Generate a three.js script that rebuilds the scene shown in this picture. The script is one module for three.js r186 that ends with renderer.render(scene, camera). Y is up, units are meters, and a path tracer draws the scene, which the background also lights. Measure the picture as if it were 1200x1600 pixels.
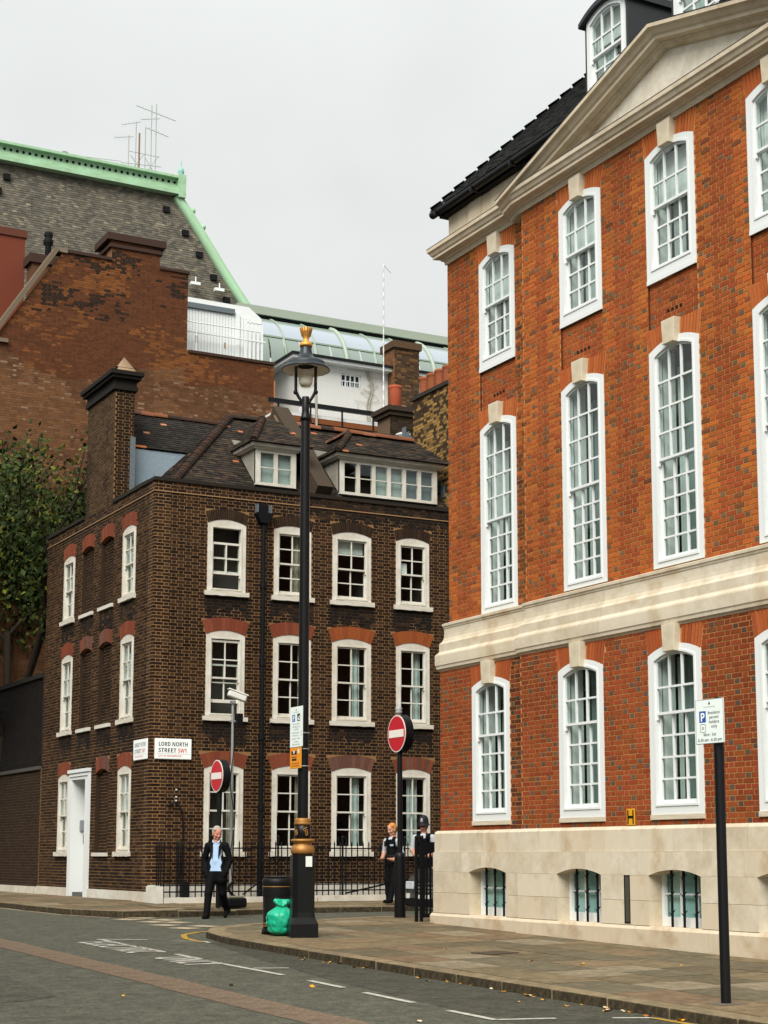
import * as THREE from 'three';
import { mergeGeometries, mergeVertices } from 'three/addons/utils/BufferGeometryUtils.js';
import { MarchingCubes } from 'three/addons/objects/MarchingCubes.js';
import { FontLoader } from 'three/addons/loaders/FontLoader.js';
import { RoundedBoxGeometry } from 'three/addons/geometries/RoundedBoxGeometry.js';

// ---------- camera, sky, sun, exposure ----------
const V3 = THREE.Vector3, PI = Math.PI;
const scene = new THREE.Scene();
const FPX = 2606.17, PITCH = 0.141081, YAW = 0.487825, CY = 965.785, EYE = 1.6;
const camera = new THREE.PerspectiveCamera(2 * Math.atan(CY / FPX) * 180 / PI, 1200 / (2 * CY), 0.2, 3000);
camera.position.set(0, EYE, 0); camera.rotation.order = 'YXZ'; camera.rotation.set(PITCH, -YAW, 0);
camera.setViewOffset(1200, 2 * CY, 0, 0, 1200, 1600);
const renderer = new THREE.WebGLRenderer({ antialias: true });
renderer.toneMapping = THREE.LinearToneMapping; renderer.toneMappingExposure = 3.8;
renderer.shadowMap.enabled = true; renderer.shadowMap.type = THREE.PCFSoftShadowMap;

const rngs = s => () => { s |= 0; s = s + 0x6D2B79F5 | 0; let t = Math.imul(s ^ s >>> 15, 1 | s); t = t + Math.imul(t ^ t >>> 7, 61 | t) ^ t; return ((t ^ t >>> 14) >>> 0) / 4294967296; };
const rnd = rngs(20240917), rr = (a, b) => a + (b - a) * rnd();
const hsh = (x, y, s) => { let h = Math.imul(x, 374761393) + Math.imul(y, 668265263) + Math.imul(s, 1442695041) | 0; h = Math.imul(h ^ h >>> 13, 1274126177); return ((h ^ h >>> 16) >>> 0) / 4294967296; };
const mod = (a, n) => ((a % n) + n) % n;
function vn(x, y, s = 0, per = 0) { const xi = Math.floor(x), yi = Math.floor(y), fx = x - xi, fy = y - yi, ux = fx * fx * (3 - 2 * fx), uy = fy * fy * (3 - 2 * fy); const w = (a, b) => per ? hsh(mod(a, per), mod(b, per), s) : hsh(a, b, s); const a = w(xi, yi), b = w(xi + 1, yi), c = w(xi, yi + 1), d = w(xi + 1, yi + 1); return a + (b - a) * ux + (c - a) * uy + (a - b - c + d) * ux * uy; }
function fbm(x, y, o = 4, s = 0, per = 0) { let v = 0, a = .5, n = 0; for (let i = 0; i < o; i++) { v += a * vn(x, y, s + i, per); n += a; a *= .55; x *= 2; y *= 2; per *= 2; } return v / n; }

{ // overcast sky: pale cloud sheet, a little brighter overhead
  const W = 1024, H = 512, d = new Float32Array(W * H * 4);
  for (let j = 0; j < H; j++) for (let i = 0; i < W; i++) {
    const el = ((j + .5) / H - .5) * PI, az = (i + .5) / W * 2 * PI, se = Math.sin(el), ce = Math.cos(el);
    const h = Math.max(0.12, se + .22), px = Math.cos(az) * ce / h * 2.2, py = Math.sin(az) * ce / h * 2.2;
    const c = fbm(px + 40, py + 40, 5, 7), c2 = fbm(px * .55 + 9, py * .55 + 31, 3, 19);
    const L = (0.193 + 0.072 * Math.max(0, se)) * (0.83 + 0.36 * c), b = THREE.MathUtils.smoothstep(c2, .46, .72) * .10;
    const k = (j * W + i) * 4; d[k] = L * (.98 - b); d[k + 1] = L * (1.01 - b * .35); d[k + 2] = L * (1.0 + b * .45); d[k + 3] = 1;
  }
  const sky = new THREE.DataTexture(d, W, H, THREE.RGBAFormat, THREE.FloatType);
  sky.mapping = THREE.EquirectangularReflectionMapping; sky.magFilter = sky.minFilter = THREE.LinearFilter; sky.needsUpdate = true;
  scene.background = sky; scene.environment = sky;
}
const sun = new THREE.DirectionalLight(0xfffaf2, 1.5);
sun.position.set(-26, 40, 26).add(new V3(14, 0, -26)); sun.target.position.set(14, 0, -26);
sun.castShadow = true; sun.shadow.radius = 80; sun.shadow.mapSize.set(2048, 2048);
Object.assign(sun.shadow.camera, { left: -45, right: 45, top: 45, bottom: -45, near: 1, far: 160 });
scene.add(sun, sun.target);

// ---------- helpers ----------
const used = {};
const uniq = n => { const k = used[n] = (used[n] || 0) + 1; return k === 1 ? n : n + '_' + String(k - 1).padStart(3, '0'); };
function tag(o, label, category, group, kind) { if (label) o.userData.label = label; if (category) o.userData.category = category; if (group) o.userData.group = group; if (kind) o.userData.kind = kind; return o; }
function thing(name, label, category, group) { const o = new THREE.Group(); o.name = uniq(name); scene.add(o); return tag(o, label, category, group); }
function seat(g, x, y, z) { g.position.set(x, y, z); for (const c of g.children) c.position.sub(g.position); return g; }
function part(name, geo, mat, parent) { const m = new THREE.Mesh(geo, mat); m.name = name; m.castShadow = m.receiveShadow = true; (parent || scene).add(m); return m; }
const UB = new THREE.BoxGeometry(1, 1, 1);
function bx(name, mat, parent, x0, x1, y0, y1, z0, z1) { // world-aligned box with uv in metres
  const m = part(name, boxG(x1 - x0, y1 - y0, z1 - z0), mat, parent); m.position.set((x0 + x1) / 2, (y0 + y1) / 2, (z0 + z1) / 2); return m;
}
const bgc = new Map();
function boxG(w, h, d) {
  w = Math.abs(w); h = Math.abs(h); d = Math.abs(d);
  const k = w.toFixed(3) + h.toFixed(3) + d.toFixed(3); if (bgc.has(k)) return bgc.get(k);
  const g = new THREE.BoxGeometry(w, h, d), uv = g.attributes.uv, D = [[d, h], [d, h], [w, d], [w, d], [w, h], [w, h]];
  const ox = hsh(bgc.size, 3, 1) * 5, oy = hsh(bgc.size, 5, 1) * 5;
  for (let i = 0; i < 24; i++) uv.setXY(i, uv.getX(i) * D[i >> 2][0] + ox, uv.getY(i) * D[i >> 2][1] + oy);
  bgc.set(k, g); return g;
}
function bxG(x0, x1, y0, y1, z0, z1) { const g = new THREE.BoxGeometry(x1 - x0, y1 - y0, z1 - z0); g.translate((x0 + x1) / 2, (y0 + y1) / 2, (z0 + z1) / 2); return g; }
const fr = (ox, oz, th) => { const c = Math.cos(th), s = Math.sin(th); return { th, p: (u, v, w = 0) => new V3(ox + u * c + w * s, v, oz - u * s + w * c) }; };
function put(m, F, u, v, w = 0, al = 0) { m.position.copy(F.p(u, v, w)); m.rotation.set(0, F.th, al, 'YXZ'); return m; }
function fbx(name, mat, parent, F, u0, u1, v0, v1, w0, w1) { return put(part(name, boxG(u1 - u0, v1 - v0, w1 - w0), mat, parent), F, (u0 + u1) / 2, (v0 + v1) / 2, (w0 + w1) / 2); }
function tube(pts, r, seg = 24, rad = 8, curve = true) { const P = pts.map(p => new V3(...p)); const c = curve ? new THREE.CatmullRomCurve3(P) : (() => { const k = new THREE.CurvePath(); for (let i = 0; i + 1 < P.length; i++) k.add(new THREE.LineCurve3(P[i], P[i + 1])); return k; })(); return new THREE.TubeGeometry(c, seg, r, rad); }
function cyl(r0, r1, y0, y1, n = 16, x = 0, z = 0) { const g = new THREE.CylinderGeometry(r1, r0, y1 - y0, n); g.translate(x, (y0 + y1) / 2, z); return g; }
function lathe(pts, n = 32) { return new THREE.LatheGeometry(pts.map(p => new THREE.Vector2(p[0], p[1])), n); }
function merge(a) { const q = a.map(g => { g = g.index ? g.toNonIndexed() : g; for (const k of Object.keys(g.attributes)) if (!['position', 'normal', 'uv'].includes(k)) g.deleteAttribute(k); return g; }); return mergeGeometries(q); }
// textures
function tex(n, f, rx = 1, srgb = true) { const d = new Uint8Array(n * n * 4); for (let j = 0; j < n; j++) for (let i = 0; i < n; i++) { const c = f(i, j, n), k = (j * n + i) * 4; d[k] = c[0] * 255; d[k + 1] = c[1] * 255; d[k + 2] = c[2] * 255; d[k + 3] = 255; } const t = new THREE.DataTexture(d, n, n); t.wrapS = t.wrapT = THREE.RepeatWrapping; t.magFilter = THREE.LinearFilter; t.minFilter = THREE.LinearMipmapLinearFilter; t.generateMipmaps = true; t.repeat.set(rx, rx); if (srgb) t.colorSpace = THREE.SRGBColorSpace; t.needsUpdate = true; return t; }
const cl = x => x < 0 ? 0 : x > 1 ? 1 : x;
const gray = g => { g = cl(g); return [g, g, g]; };
const tGrain = tex(256, (i, j) => gray(.80 + .2 * (fbm(i / 8, j / 8, 4, 3, 32) - .5) * 2 * .6 + .08 * hsh(i, j, 9)), 4);
const tGrainB = tex(256, (i, j) => gray(fbm(i / 8, j / 8, 4, 3, 32) * .7 + .3 * hsh(i, j, 9)), 4, false);
const tStone = tex(512, (i, j) => { const a = fbm(i / 64, j / 64, 5, 21, 8), b = fbm(i / 16, j / 16, 3, 25, 32); const v = .90 + .16 * (a - .5) + .07 * (b - .5) + .03 * (hsh(i, j, 4) - .5); return [cl(v), cl(v * (.985 + .03 * (a - .5))), cl(v * (.96 + .09 * (a - .5)))]; }, .5);
const tRoad = tex(1024, (i, j) => { const a = fbm(i / 64, j / 64, 4, 31, 16), s = hsh(i, j, 6), s2 = hsh(i >> 1, j >> 1, 8); const m1 = vn(i / 5, j / 5, 33, 0), m2 = vn(i / 13, j / 13, 35, 0); let v = .60 + .24 * (a - .5) + .12 * (s - .5) + .1 * (s2 - .5) + .16 * (m1 - .5) + .15 * (m2 - .5); if (m1 > .88) v += .06; return [cl(v * 1.0), cl(v * .995), cl(v * .95)]; }, .45);
const tRoadB = tex(512, (i, j) => gray(.5 + .5 * (hsh(i, j, 6) - .5) + .5 * (hsh(i >> 1, j >> 1, 8) - .5)), .9, false);
const tPave = tex(512, (i, j) => { const a = fbm(i / 32, j / 32, 5, 41, 16), b = fbm(i / 6, j / 6, 2, 43, 0), s = hsh(i, j, 12); const v = .78 + .3 * (a - .5) + .1 * (b - .5) + .12 * (s - .5); return [cl(v), cl(v * .985), cl(v * .955)]; }, .6);
const tStain = tex(512, (i, j) => { const a = fbm(i / 70, j / 70, 5, 71, 0), b = fbm(i / 20, j / 34, 4, 75, 0), st = cl((a - .5) * 3.2) * cl(b * 1.6); const v = .94 - .12 * st + .05 * (b - .5); return [cl(v), cl(v * (.985 - .05 * st)), cl(v * (.965 - .11 * st))]; }, .43);
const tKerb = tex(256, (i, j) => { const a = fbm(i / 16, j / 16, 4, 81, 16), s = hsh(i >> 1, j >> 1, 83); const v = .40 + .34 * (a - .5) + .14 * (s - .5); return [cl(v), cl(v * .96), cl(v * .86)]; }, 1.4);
const matc = new Map();
function mat(r, g, b, rough = .8, o = {}) { const m = new THREE.MeshPhysicalMaterial({ color: new THREE.Color().setRGB(r, g, b), roughness: rough, specularIntensity: rough > .7 ? .3 : .6, ...o }); return m; }
const grainy = (r, g, b, rough = .85, bs = .003) => mat(r, g, b, rough, { map: tGrain, bumpMap: tGrainB, bumpScale: bs });
const stoneMat = (r, g, b) => mat(r, g, b, .85, { map: tStone, bumpMap: tGrainB, bumpScale: .0012 });
const WHITE = mat(.655, .685, .675, .42), WHITE_OLD = [0, 1, 2].map(i => mat(.72 - .03 * i, .715 - .04 * i, .66 - .05 * i, .6, { map: tStone, bumpMap: tGrainB, bumpScale: .002 }));
const BLACK = mat(.006, .0062, .0068, .45, { specularIntensity: .35 }), BLACKR = mat(.007, .007, .0075, .7, { specularIntensity: .2 }), IRON = mat(.005, .0052, .006, .55, { specularIntensity: .25 }), LEAD = grainy(.16, .19, .21, .55, .004), LEADD = grainy(.045, .05, .055, .6, .004);
const GOLD = mat(.34, .165, .045, .5, { metalness: .45 });
const GLASS = mat(.93, .97, .96, .02, { transmission: 1, thickness: 0, ior: 1.5 });
const ROOM = mat(.15, .14, .12, .95), SHUTTER = mat(.68, .71, .68, .6), NET = mat(.21, .275, .255, .95, { side: THREE.DoubleSide }), CLOTH = mat(.52, .59, .565, .95, { side: THREE.DoubleSide }), CLOTHB = mat(.36, .31, .235, .95, { side: THREE.DoubleSide });
// ground height (the street climbs gently away from the camera, then runs level)
const GY = z => z < -36 ? .6 : .6 - .0175 * (z + 36);
const ROADD = -.16, XF = x => -.012 * (14.7 - x);

// ---------- pieces (bricks, tiles) ----------
const cyw = Math.cos(YAW), syw = Math.sin(YAW), cpt = Math.cos(PITCH), spt = Math.sin(PITCH);
function project(x, y, z) { y -= EYE; const xr = x * cyw + z * syw, fw = x * syw - z * cyw, dep = fw * cpt + y * spt, up = -fw * spt + y * cpt; return [600 + FPX * xr / dep, CY - FPX * up / dep, dep]; }
class Pieces {
  constructor() { this.a = []; }
  add(m, c, ok = true) { const e = m.elements, [px, py, dp] = project(e[12], e[13], e[14]); const inn = ok && dp > 0 && px > 4 && px < 1196 && py > 4 && py < 1596; this.a.push({ m, c, s: inn ? 1 / dp : 0, l: Math.hypot(e[0], e[1], e[2]) }); }
  build(parent, name, stuff, material, max = 300) {
    const a = this.a.slice().sort((p, q) => q.s * q.l - p.s * p.l), n = Math.min(max, a.filter(p => p.s > 0).length), ms = new Map();
    for (let i = 0; i < n; i++) {
      const c = a[i].c.map(v => Math.max(.004, Math.round(Math.sqrt(v) * 64) / 64) ** 2), k = c.join();
      if (!ms.has(k)) { const t = material.clone(); t.color.setRGB(...c); ms.set(k, t); }
      const b = part(name, UB, ms.get(k), parent); a[i].m.decompose(b.position, b.quaternion, b.scale);
    }
    const rest = a.slice(n); if (!rest.length) return;
    const im = new THREE.InstancedMesh(UB, material, rest.length), col = new THREE.Color(); im.name = stuff; im.castShadow = im.receiveShadow = true;
    rest.forEach((p, i) => { im.setMatrixAt(i, p.m); im.setColorAt(i, col.setRGB(...p.c)); });
    im.userData.kind = 'stuff'; parent.add(im);
  }
}
const _q = new THREE.Quaternion(), _y = new V3(0, 1, 0);
const hole = (u0, u1, v0, v1, r = 0) => ({ u0, u1, v0, v1, r });
const hin = (h, v) => { if (v < h.v0 - .01) return null; if (v <= h.v1) return [h.u0, h.u1]; const d = v - h.v1; if (d >= h.r) return null; const c = (h.u0 + h.u1) / 2, w = (h.u1 - h.u0) / 2 * Math.sqrt(1 - d / h.r); return [c - w, c + w]; };
function layBricks(P, F, u0, u1, v0, v1, w, holes, colF, o = {}) {
  const C = o.course || .075, J = o.joint || .01, S = .225, Hd = .115, per = S + Hd, dep = .05;
  _q.setFromAxisAngle(_y, F.th);
  const top = typeof v1 === 'function' ? v1 : null;
  for (let i = 0; ; i++) {
    const v = v0 + i * C, hh = Math.min(C - J, (top ? 1e9 : v1) - v - J / 2); if (!top && hh < .02) break; if (i > 400) break;
    const vc = v + J / 2 + hh / 2;
    let iv = top ? top(vc) : [[u0, u1]]; if (top && v > o.vmax) break;
    for (const h of holes) { const q = typeof h === 'function' ? h(vc) : hin(h, vc); if (!q) continue; const nx = []; for (const [a, b] of iv) { if (q[1] <= a || q[0] >= b) nx.push([a, b]); else { if (q[0] > a) nx.push([a, q[0]]); if (q[1] < b) nx.push([q[1], b]); } } iv = nx; }
    const off = (i & 1) * .17;
    for (const [a, b] of iv) {
      const k0 = Math.floor((a - off) / per) - 1, k1 = Math.ceil((b - off) / per) + 1;
      for (let k = k0; k <= k1; k++) for (let t = 0; t < 2; t++) {
        const s = off + k * per + (t ? S : 0), e = s + (t ? Hd : S), s1 = Math.max(a, s), e1 = Math.min(b, e), len = e1 - s1 - J; if (len < .028) continue;
        const uc = (s1 + e1) / 2, p = F.p(uc, vc + (rnd() - .5) * .003, w - dep / 2 + (rnd() - .5) * .0025 + (o.proud || .0025));
        P.add(new THREE.Matrix4().compose(p, _q, new V3(len + (rnd() - .5) * .005, hh + (rnd() - .5) * .004, dep)), colF(uc, vc, t, s1 > s + .01 || e1 < e - .01), o.vis !== false);
      }
    }
  }
}
function arcPts(u0, u1, v, r, n = 14) { const c = (u0 + u1) / 2, h = (u1 - u0) / 2, a = []; for (let i = 0; i <= n; i++) { const t = i / n * 2 - 1; a.push([c + h * t, v + r * (1 - t * t)]); } return a; }
function poly(pts) { const s = new THREE.Shape(); pts.forEach((p, i) => i ? s.lineTo(p[0], p[1]) : s.moveTo(p[0], p[1])); s.closePath(); return s; }
const holePts = h => h.r ? [[h.u0, h.v0], [h.u1, h.v0], ...arcPts(h.u0, h.u1, h.v1, h.r).reverse()] : [[h.u0, h.v0], [h.u1, h.v0], [h.u1, h.v1], [h.u0, h.v1]];
function ext(pts, holes, depth, bevel = 0) { const s = poly(pts); for (const h of holes) { const p = new THREE.Path(); h.forEach((q, i) => i ? p.lineTo(q[0], q[1]) : p.moveTo(q[0], q[1])); p.closePath(); s.holes.push(p); } return new THREE.ExtrudeGeometry(s, { depth, bevelEnabled: bevel > 0, bevelThickness: bevel, bevelSize: bevel, bevelSegments: 1, steps: 1 }); }
function wall(parent, F, pts, holes, w, t, material, name = 'wall') { return put(part(name, ext(pts, holes.map(holePts), t), material, parent), F, 0, 0, w - t); }
const rect = (u0, u1, v0, v1) => [[u0, v0], [u1, v0], [u1, v1], [u0, v1]];
// moulding: profile [w,v] swept along u; ends shift with w (mitre m) and with v (slope k)
function sweep(pts, u0, u1, m0 = 0, m1 = 0, k0 = 0, k1 = 0) {
  const pos = [], uv = [], n = pts.length, A = pts.map(([w, v]) => [u0 - m0 * w + k0 * v, v, w]), B = pts.map(([w, v]) => [u1 + m1 * w + k1 * v, v, w]); let L = 0;
  for (let i = 0; i < n; i++) { const j = (i + 1) % n, l = Math.hypot(pts[i][0] - pts[j][0], pts[i][1] - pts[j][1]); for (const [q, a, b] of [[A[i], u0, L], [B[i], u1, L], [B[j], u1, L + l], [A[i], u0, L], [B[j], u1, L + l], [A[j], u0, L + l]]) { pos.push(...q); uv.push(a, b); } L += l; }
  const tri = THREE.ShapeUtils.triangulateShape(pts.map(p => new THREE.Vector2(p[0], p[1])), []);
  for (const [a, b, c] of tri) { for (const k of [a, b, c]) { pos.push(...A[k]); uv.push(A[k][2], A[k][1]); } for (const k of [c, b, a]) { pos.push(...B[k]); uv.push(B[k][2], B[k][1]); } }
  const g = new THREE.BufferGeometry(); g.setAttribute('position', new THREE.Float32BufferAttribute(pos, 3)); g.setAttribute('uv', new THREE.Float32BufferAttribute(uv, 2)); g.computeVertexNormals(); return g;
}
// gauged arch of separate voussoirs between an arc below and a line or arc above
function arch(parent, F, uc, v, half, rise, hT, spread, n, w, mats, o = {}) {
  const lo = t => [uc + half * t, v + rise * (1 - t * t)], up = t => [uc + (half + spread) * t, v + hT + (o.topRise || 0) * (1 - t * t)], g = o.gap === undefined ? .006 : o.gap;
  for (let i = 0; i < n; i++) {
    let t0 = i / n * 2 - 1, t1 = (i + 1) / n * 2 - 1; const e = g / half / 2; t0 += e; t1 -= e;
    if (o.key && t1 > -o.key && t0 < o.key) continue;
    const geo = ext([lo(t0), lo(t1), up(t1), up(t0)], [], .05);
    put(part('voussoir', geo, mats[Math.floor(rnd() * mats.length)], parent), F, 0, 0, w - .044 + rnd() * .003);
  }
}
// sash window, origin bottom centre of its outer frame, wall face at z = 0
function sash(W, v0, v1, cols, rows, rise, o = {}) {
  const st = o.stile || .045, br = o.bot || .05, tr = o.top || .045, mu = o.mun || .03, holes = [], panes = [], x0 = -W / 2 + st, x1 = W / 2 - st, y0 = v0 + br, y1 = v1 - tr, cw = (x1 - x0 - mu * (cols - 1)) / cols, rh = (y1 - y0 - mu * (rows - 1)) / rows;
  const arcY = x => y1 + rise * (1 - (2 * x / W) ** 2);
  for (let c = 0; c < cols; c++) for (let r = 0; r < rows; r++) {
    const a = x0 + c * (cw + mu), b = a + cw, lo = y0 + r * (rh + mu), hi = lo + rh, topr = r === rows - 1 && rise > 0;
    holes.push(topr ? [[a, lo], [b, lo], ...[1, .75, .5, .25, 0].map(t => [a + (b - a) * t, arcY(a + (b - a) * t)])] : [[a, lo], [b, lo], [b, hi], [a, hi]]);
    panes.push([(a + b) / 2, (lo + (topr ? Math.max(arcY(a), arcY(b), arcY((a + b) / 2)) : hi)) / 2, cw + .01, (topr ? Math.max(arcY(a), arcY(b), arcY((a + b) / 2)) : hi) - lo + .01]);
  }
  return { geo: ext([[-W / 2, v0], [W / 2, v0], ...arcPts(-W / 2, W / 2, v1, rise, rise ? 12 : 1).reverse()], holes, .035), panes };
}
function drape(w, h, folds, amp, mater, name, parent, x, y, z) { const g = new THREE.PlaneGeometry(w, h, folds * 6, 1), p = g.attributes.position; for (let i = 0; i < p.count; i++) p.setZ(i, amp * Math.sin(p.getX(i) / w * folds * 2 * PI) + amp * .5 * Math.sin(p.getX(i) * 37)); g.computeVertexNormals(); const m = part(name, g, mater, parent); m.position.set(x, y + h / 2, z); return m; }
function windowUnit(o) {
  const g = new THREE.Group(); g.name = o.name || 'window';
  const { W, H, rise } = o, b = o.border, bb = o.bottom, bt = o.topB || b, ar = o.arched ? rise * .8 : 0, wm = o.mat || WHITE;
  const iw = W - 2 * b, i0 = bb, i1 = H - bt + (o.arched ? .02 : 0);
  const fw = o.fw === undefined ? .012 : o.fw;
  const F = part('frame', ext(holePts(hole(-W / 2, W / 2, 0, H, rise)), [holePts(hole(-iw / 2, iw / 2, i0, i1, ar))], .13), wm, g); F.position.z = fw - .13;
  if (o.beadW) { const be = part('bead', ext(holePts(hole(-iw / 2 - .03, iw / 2 + .03, i0 - .03, i1 + .03, ar)), [holePts(hole(-iw / 2, iw / 2, i0, i1, ar))], .012), wm, g); be.position.z = fw; }
  const mid = i0 + (i1 - i0) * o.split, du = o.dropU || 0, dl = o.raiseL || 0;
  const U = sash(iw + .03, mid - .02 - du, i1 + .015 - du, o.cols, o.rowsU, ar, { bot: .04, top: .05, mun: o.mun }), L = sash(iw + .03, i0 - .01 + dl, mid + .02 + dl, o.cols, o.rowsL, 0, { bot: .075, top: .04, mun: o.mun });
  const zU = fw - .055, zL = fw - .108;
  const us = part('upper_sash', U.geo, wm, g); us.position.z = zU; const ls = part('lower_sash', L.geo, wm, g); ls.position.z = zL;
  for (const [S, z] of [[U, zU], [L, zL]]) for (const [x, y, w, h] of S.panes) { const p = part('pane', UB, GLASS, g); p.position.set(x, y, z + .012); p.scale.set(w, h, .004); p.rotation.set((rnd() - .5) * .008, (rnd() - .5) * .012, 0); }
  for (const s of [-1, 1]) { const h = part('horn', bxG(-.018, .018, -.07, 0, 0, .03), wm, g); h.position.set(s * (iw / 2 - .01), mid - .02 - du, zU + .004); }
  const D = o.depth || 2.4, x = o.roomW || .74, y0 = i0 - .45, y1 = i1 + ar + .3, zf = fw - .14, rg = [bxG(-x, x, y0, y1, zf - D - .02, zf - D), bxG(-x - .02, -x, y0, y1, zf - D, zf), bxG(x, x + .02, y0, y1, zf - D, zf), bxG(-x, x, y0 - .02, y0, zf - D, zf), bxG(-x, x, y1, y1 + .02, zf - D, zf), bxG(-x, -iw / 2 - .05, y0, y1, zf - .02, zf), bxG(iw / 2 + .05, x, y0, y1, zf - .02, zf), bxG(-iw / 2 - .05, iw / 2 + .05, y0, i0 - .04, zf - .02, zf), bxG(-iw / 2 - .05, iw / 2 + .05, i1 + ar + .03, y1, zf - .02, zf)];
  part('interior', merge(rg), o.room || ROOM, g);
  if (o.shutter) for (const s of [-1, 1]) { const q = part('shutter', bxG(-.012, .012, i0 - .05, i1 + ar + .03, -o.shutter, 0), SHUTTER, g); q.position.set(s * (iw / 2 + .03), 0, zf - .03); }
  for (const [cx, cw, cy, ch, cz, cm] of o.cloth || []) drape(cw, ch, Math.max(2, Math.round(cw / .09)), .018, cm || NET, 'curtain', g, cx, cy, zf - cz);
  if (o.blind) { const q = part('blind', bxG(-iw / 2, iw / 2, i1 + ar - o.blind, i1 + ar, -.01, 0), SHUTTER, g); q.position.z = zf - .06; }
  if (o.sill) { const [sw, sh, sd] = o.sill; const gS = new THREE.BoxGeometry(W + sw * 2, sh, sd + .1, 8, 1, 1), sp = gS.attributes.position; for (let i = 0; i < sp.count; i++) if (sp.getZ(i) > 0 || sp.getY(i) < 0) { sp.setY(i, sp.getY(i) + (rnd() - .5) * (o.worn || .002)); } gS.computeVertexNormals(); const s = part('sill', gS, o.sillMat || wm, g); s.position.set(0, -sh / 2 + .003, (sd - .1) / 2); }
  return g;
}
// overlapping roof tiles on a slope: O origin, U along the eaves, S up the slope
function tiles(P, O, U, S, ok, u0, u1, s0, s1, gauge, tw, colF, vis = true) {
  const N = S.clone().cross(U).normalize(); if (N.y < 0) N.negate();
  const a = .11, S2 = S.clone().multiplyScalar(Math.cos(a)).addScaledVector(N, -Math.sin(a)), N2 = N.clone().multiplyScalar(Math.cos(a)).addScaledVector(S, Math.sin(a)); const Z = U.clone().cross(N2);
  const B = new THREE.Matrix4().makeBasis(U, N2, Z), q = new THREE.Quaternion().setFromRotationMatrix(B);
  let r = 0; for (let s = s0; s < s1; s += gauge, r++) for (let u = u0 - (r & 1) * tw / 2; u < u1; u += tw) {
    const uc = u + tw / 2, sc = s + gauge / 2; if (!ok(uc, sc)) continue;
    const p = O.clone().addScaledVector(U, uc).addScaledVector(S, sc + .02 + rr(-.004, .004)).addScaledVector(N, .016 + rr(0, .005));
    P.add(new THREE.Matrix4().compose(p, q, new V3(tw - .006, .02, gauge + .07)), colF(uc, sc), vis);
  }
}
// ---------- ground ----------
function sheet(x0, x1, zs, off, mater, name, parent) { const pos = [], uv = [], idx = []; zs.forEach((z, i) => { for (const x of [x0, x1]) { pos.push(x, GY(z) + off, z); uv.push(x, z); } if (i) { const k = i * 2; idx.push(k - 2, k - 1, k, k - 1, k + 1, k); } }); const g = new THREE.BufferGeometry(); g.setAttribute('position', new THREE.Float32BufferAttribute(pos, 3)); g.setAttribute('uv', new THREE.Float32BufferAttribute(uv, 2)); g.setIndex(idx); g.computeVertexNormals(); return part(name, g, mater, parent); }
const roadM = mat(.24, .243, .198, .9, { map: tRoad, bumpMap: tRoadB, bumpScale: .006 });
const road = sheet(-400, 500, [80, -36, -900], ROADD, roadM, 'road'); tag(road, 'grey asphalt road of the street junction', 'road', null, 'structure');
const PAINT = mat(.66, .66, .60, .75, { map: tPave }), PAINTY = mat(.60, .37, .06, .75, { map: tPave }), PAINTC = mat(.56, .47, .35, .8, { map: tPave });
function strip(pts, wd, mater, name, off = .008, dirX) { // painted line along points [x,z]
  const pos = [], idx = [], uv = []; pts.forEach((p, i) => { const a = pts[Math.max(0, i - 1)], b = pts[Math.min(pts.length - 1, i + 1)]; let dx = b[0] - a[0], dz = b[1] - a[1], l = Math.hypot(dx, dz); dx /= l; dz /= l; for (const s of [-1, 1]) { const x = p[0] - dz * s * wd / 2, z = p[1] + dx * s * wd / 2; pos.push(x, GY(z) + ROADD + off, z); uv.push(x * 2, z * 2); } if (i) { const k = i * 2; idx.push(k - 2, k - 1, k, k - 1, k + 1, k); } });
  const g = new THREE.BufferGeometry(); g.setAttribute('position', new THREE.Float32BufferAttribute(pos, 3)); g.setAttribute('uv', new THREE.Float32BufferAttribute(uv, 2)); g.setIndex(idx); g.computeVertexNormals(); return part(name, g, mater, road);
}
{ const bay = sheet(8.75, 10.12, [8, -14, -18, -21, -25], ROADD + .003, mat(.175, .172, .142, .92, { map: tRoad, bumpMap: tRoadB, bumpScale: .006 }), 'parking_bay_surface', road); [8.3, 8.55, 8.9, 9.35, 10.05].forEach((x, i) => bay.geometry.attributes.position.setX(i * 2, x)); }
{ const p = []; for (let z = 30; z > -36; z -= .5) p.push([7.02 + .05 * (fbm(z * .7, 3, 2, 5) - .5) + .02 * (vn(z * 3, 1, 7) - .5), z]); strip(p, .54, mat(.48, .35, .265, .92, { map: tRoad, bumpMap: tRoadB, bumpScale: .005 }), 'surfacing_strip', .004); }
strip([[8.66, -26.0], [9.33, -25.62]], .09, PAINT, 'painted_line'); strip([[8.66, -26.05], [8.66, -24.9]], .09, PAINT, 'painted_line');
strip([[8.66, -24.2], [8.66, -23.1]], .09, PAINT, 'painted_line'); strip([[8.66, -22.6], [8.66, -21.7]], .09, PAINT, 'painted_line');
strip([[8.62, -21.1], [8.66, -18.95]], .09, PAINT, 'painted_line'); strip([[8.72, -20.0], [9.15, -19.85]], .09, PAINT, 'painted_line');
strip([[8.63, -18.15], [8.61, -17.2]], .09, PAINT, 'painted_line'); strip([[8.57, -16.6], [8.54, -15.45]], .09, PAINT, 'painted_line');
strip([[8.5, -14.65], [8.5, -13.75]], .09, PAINT, 'painted_line'); strip([[8.5, -13.78], [9.1, -13.65]], .08, PAINT, 'painted_line'); strip([[9.62, -13.45], [10.0, -13.3]], .08, PAINT, 'painted_line');
strip([[9.92, -25.25], [10.03, -24.9], [9.98, -24.6]], .07, PAINT, 'painted_line'); strip([[9.62, -25.2], [10.05, -24.9]], .06, PAINT, 'painted_line');
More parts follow.
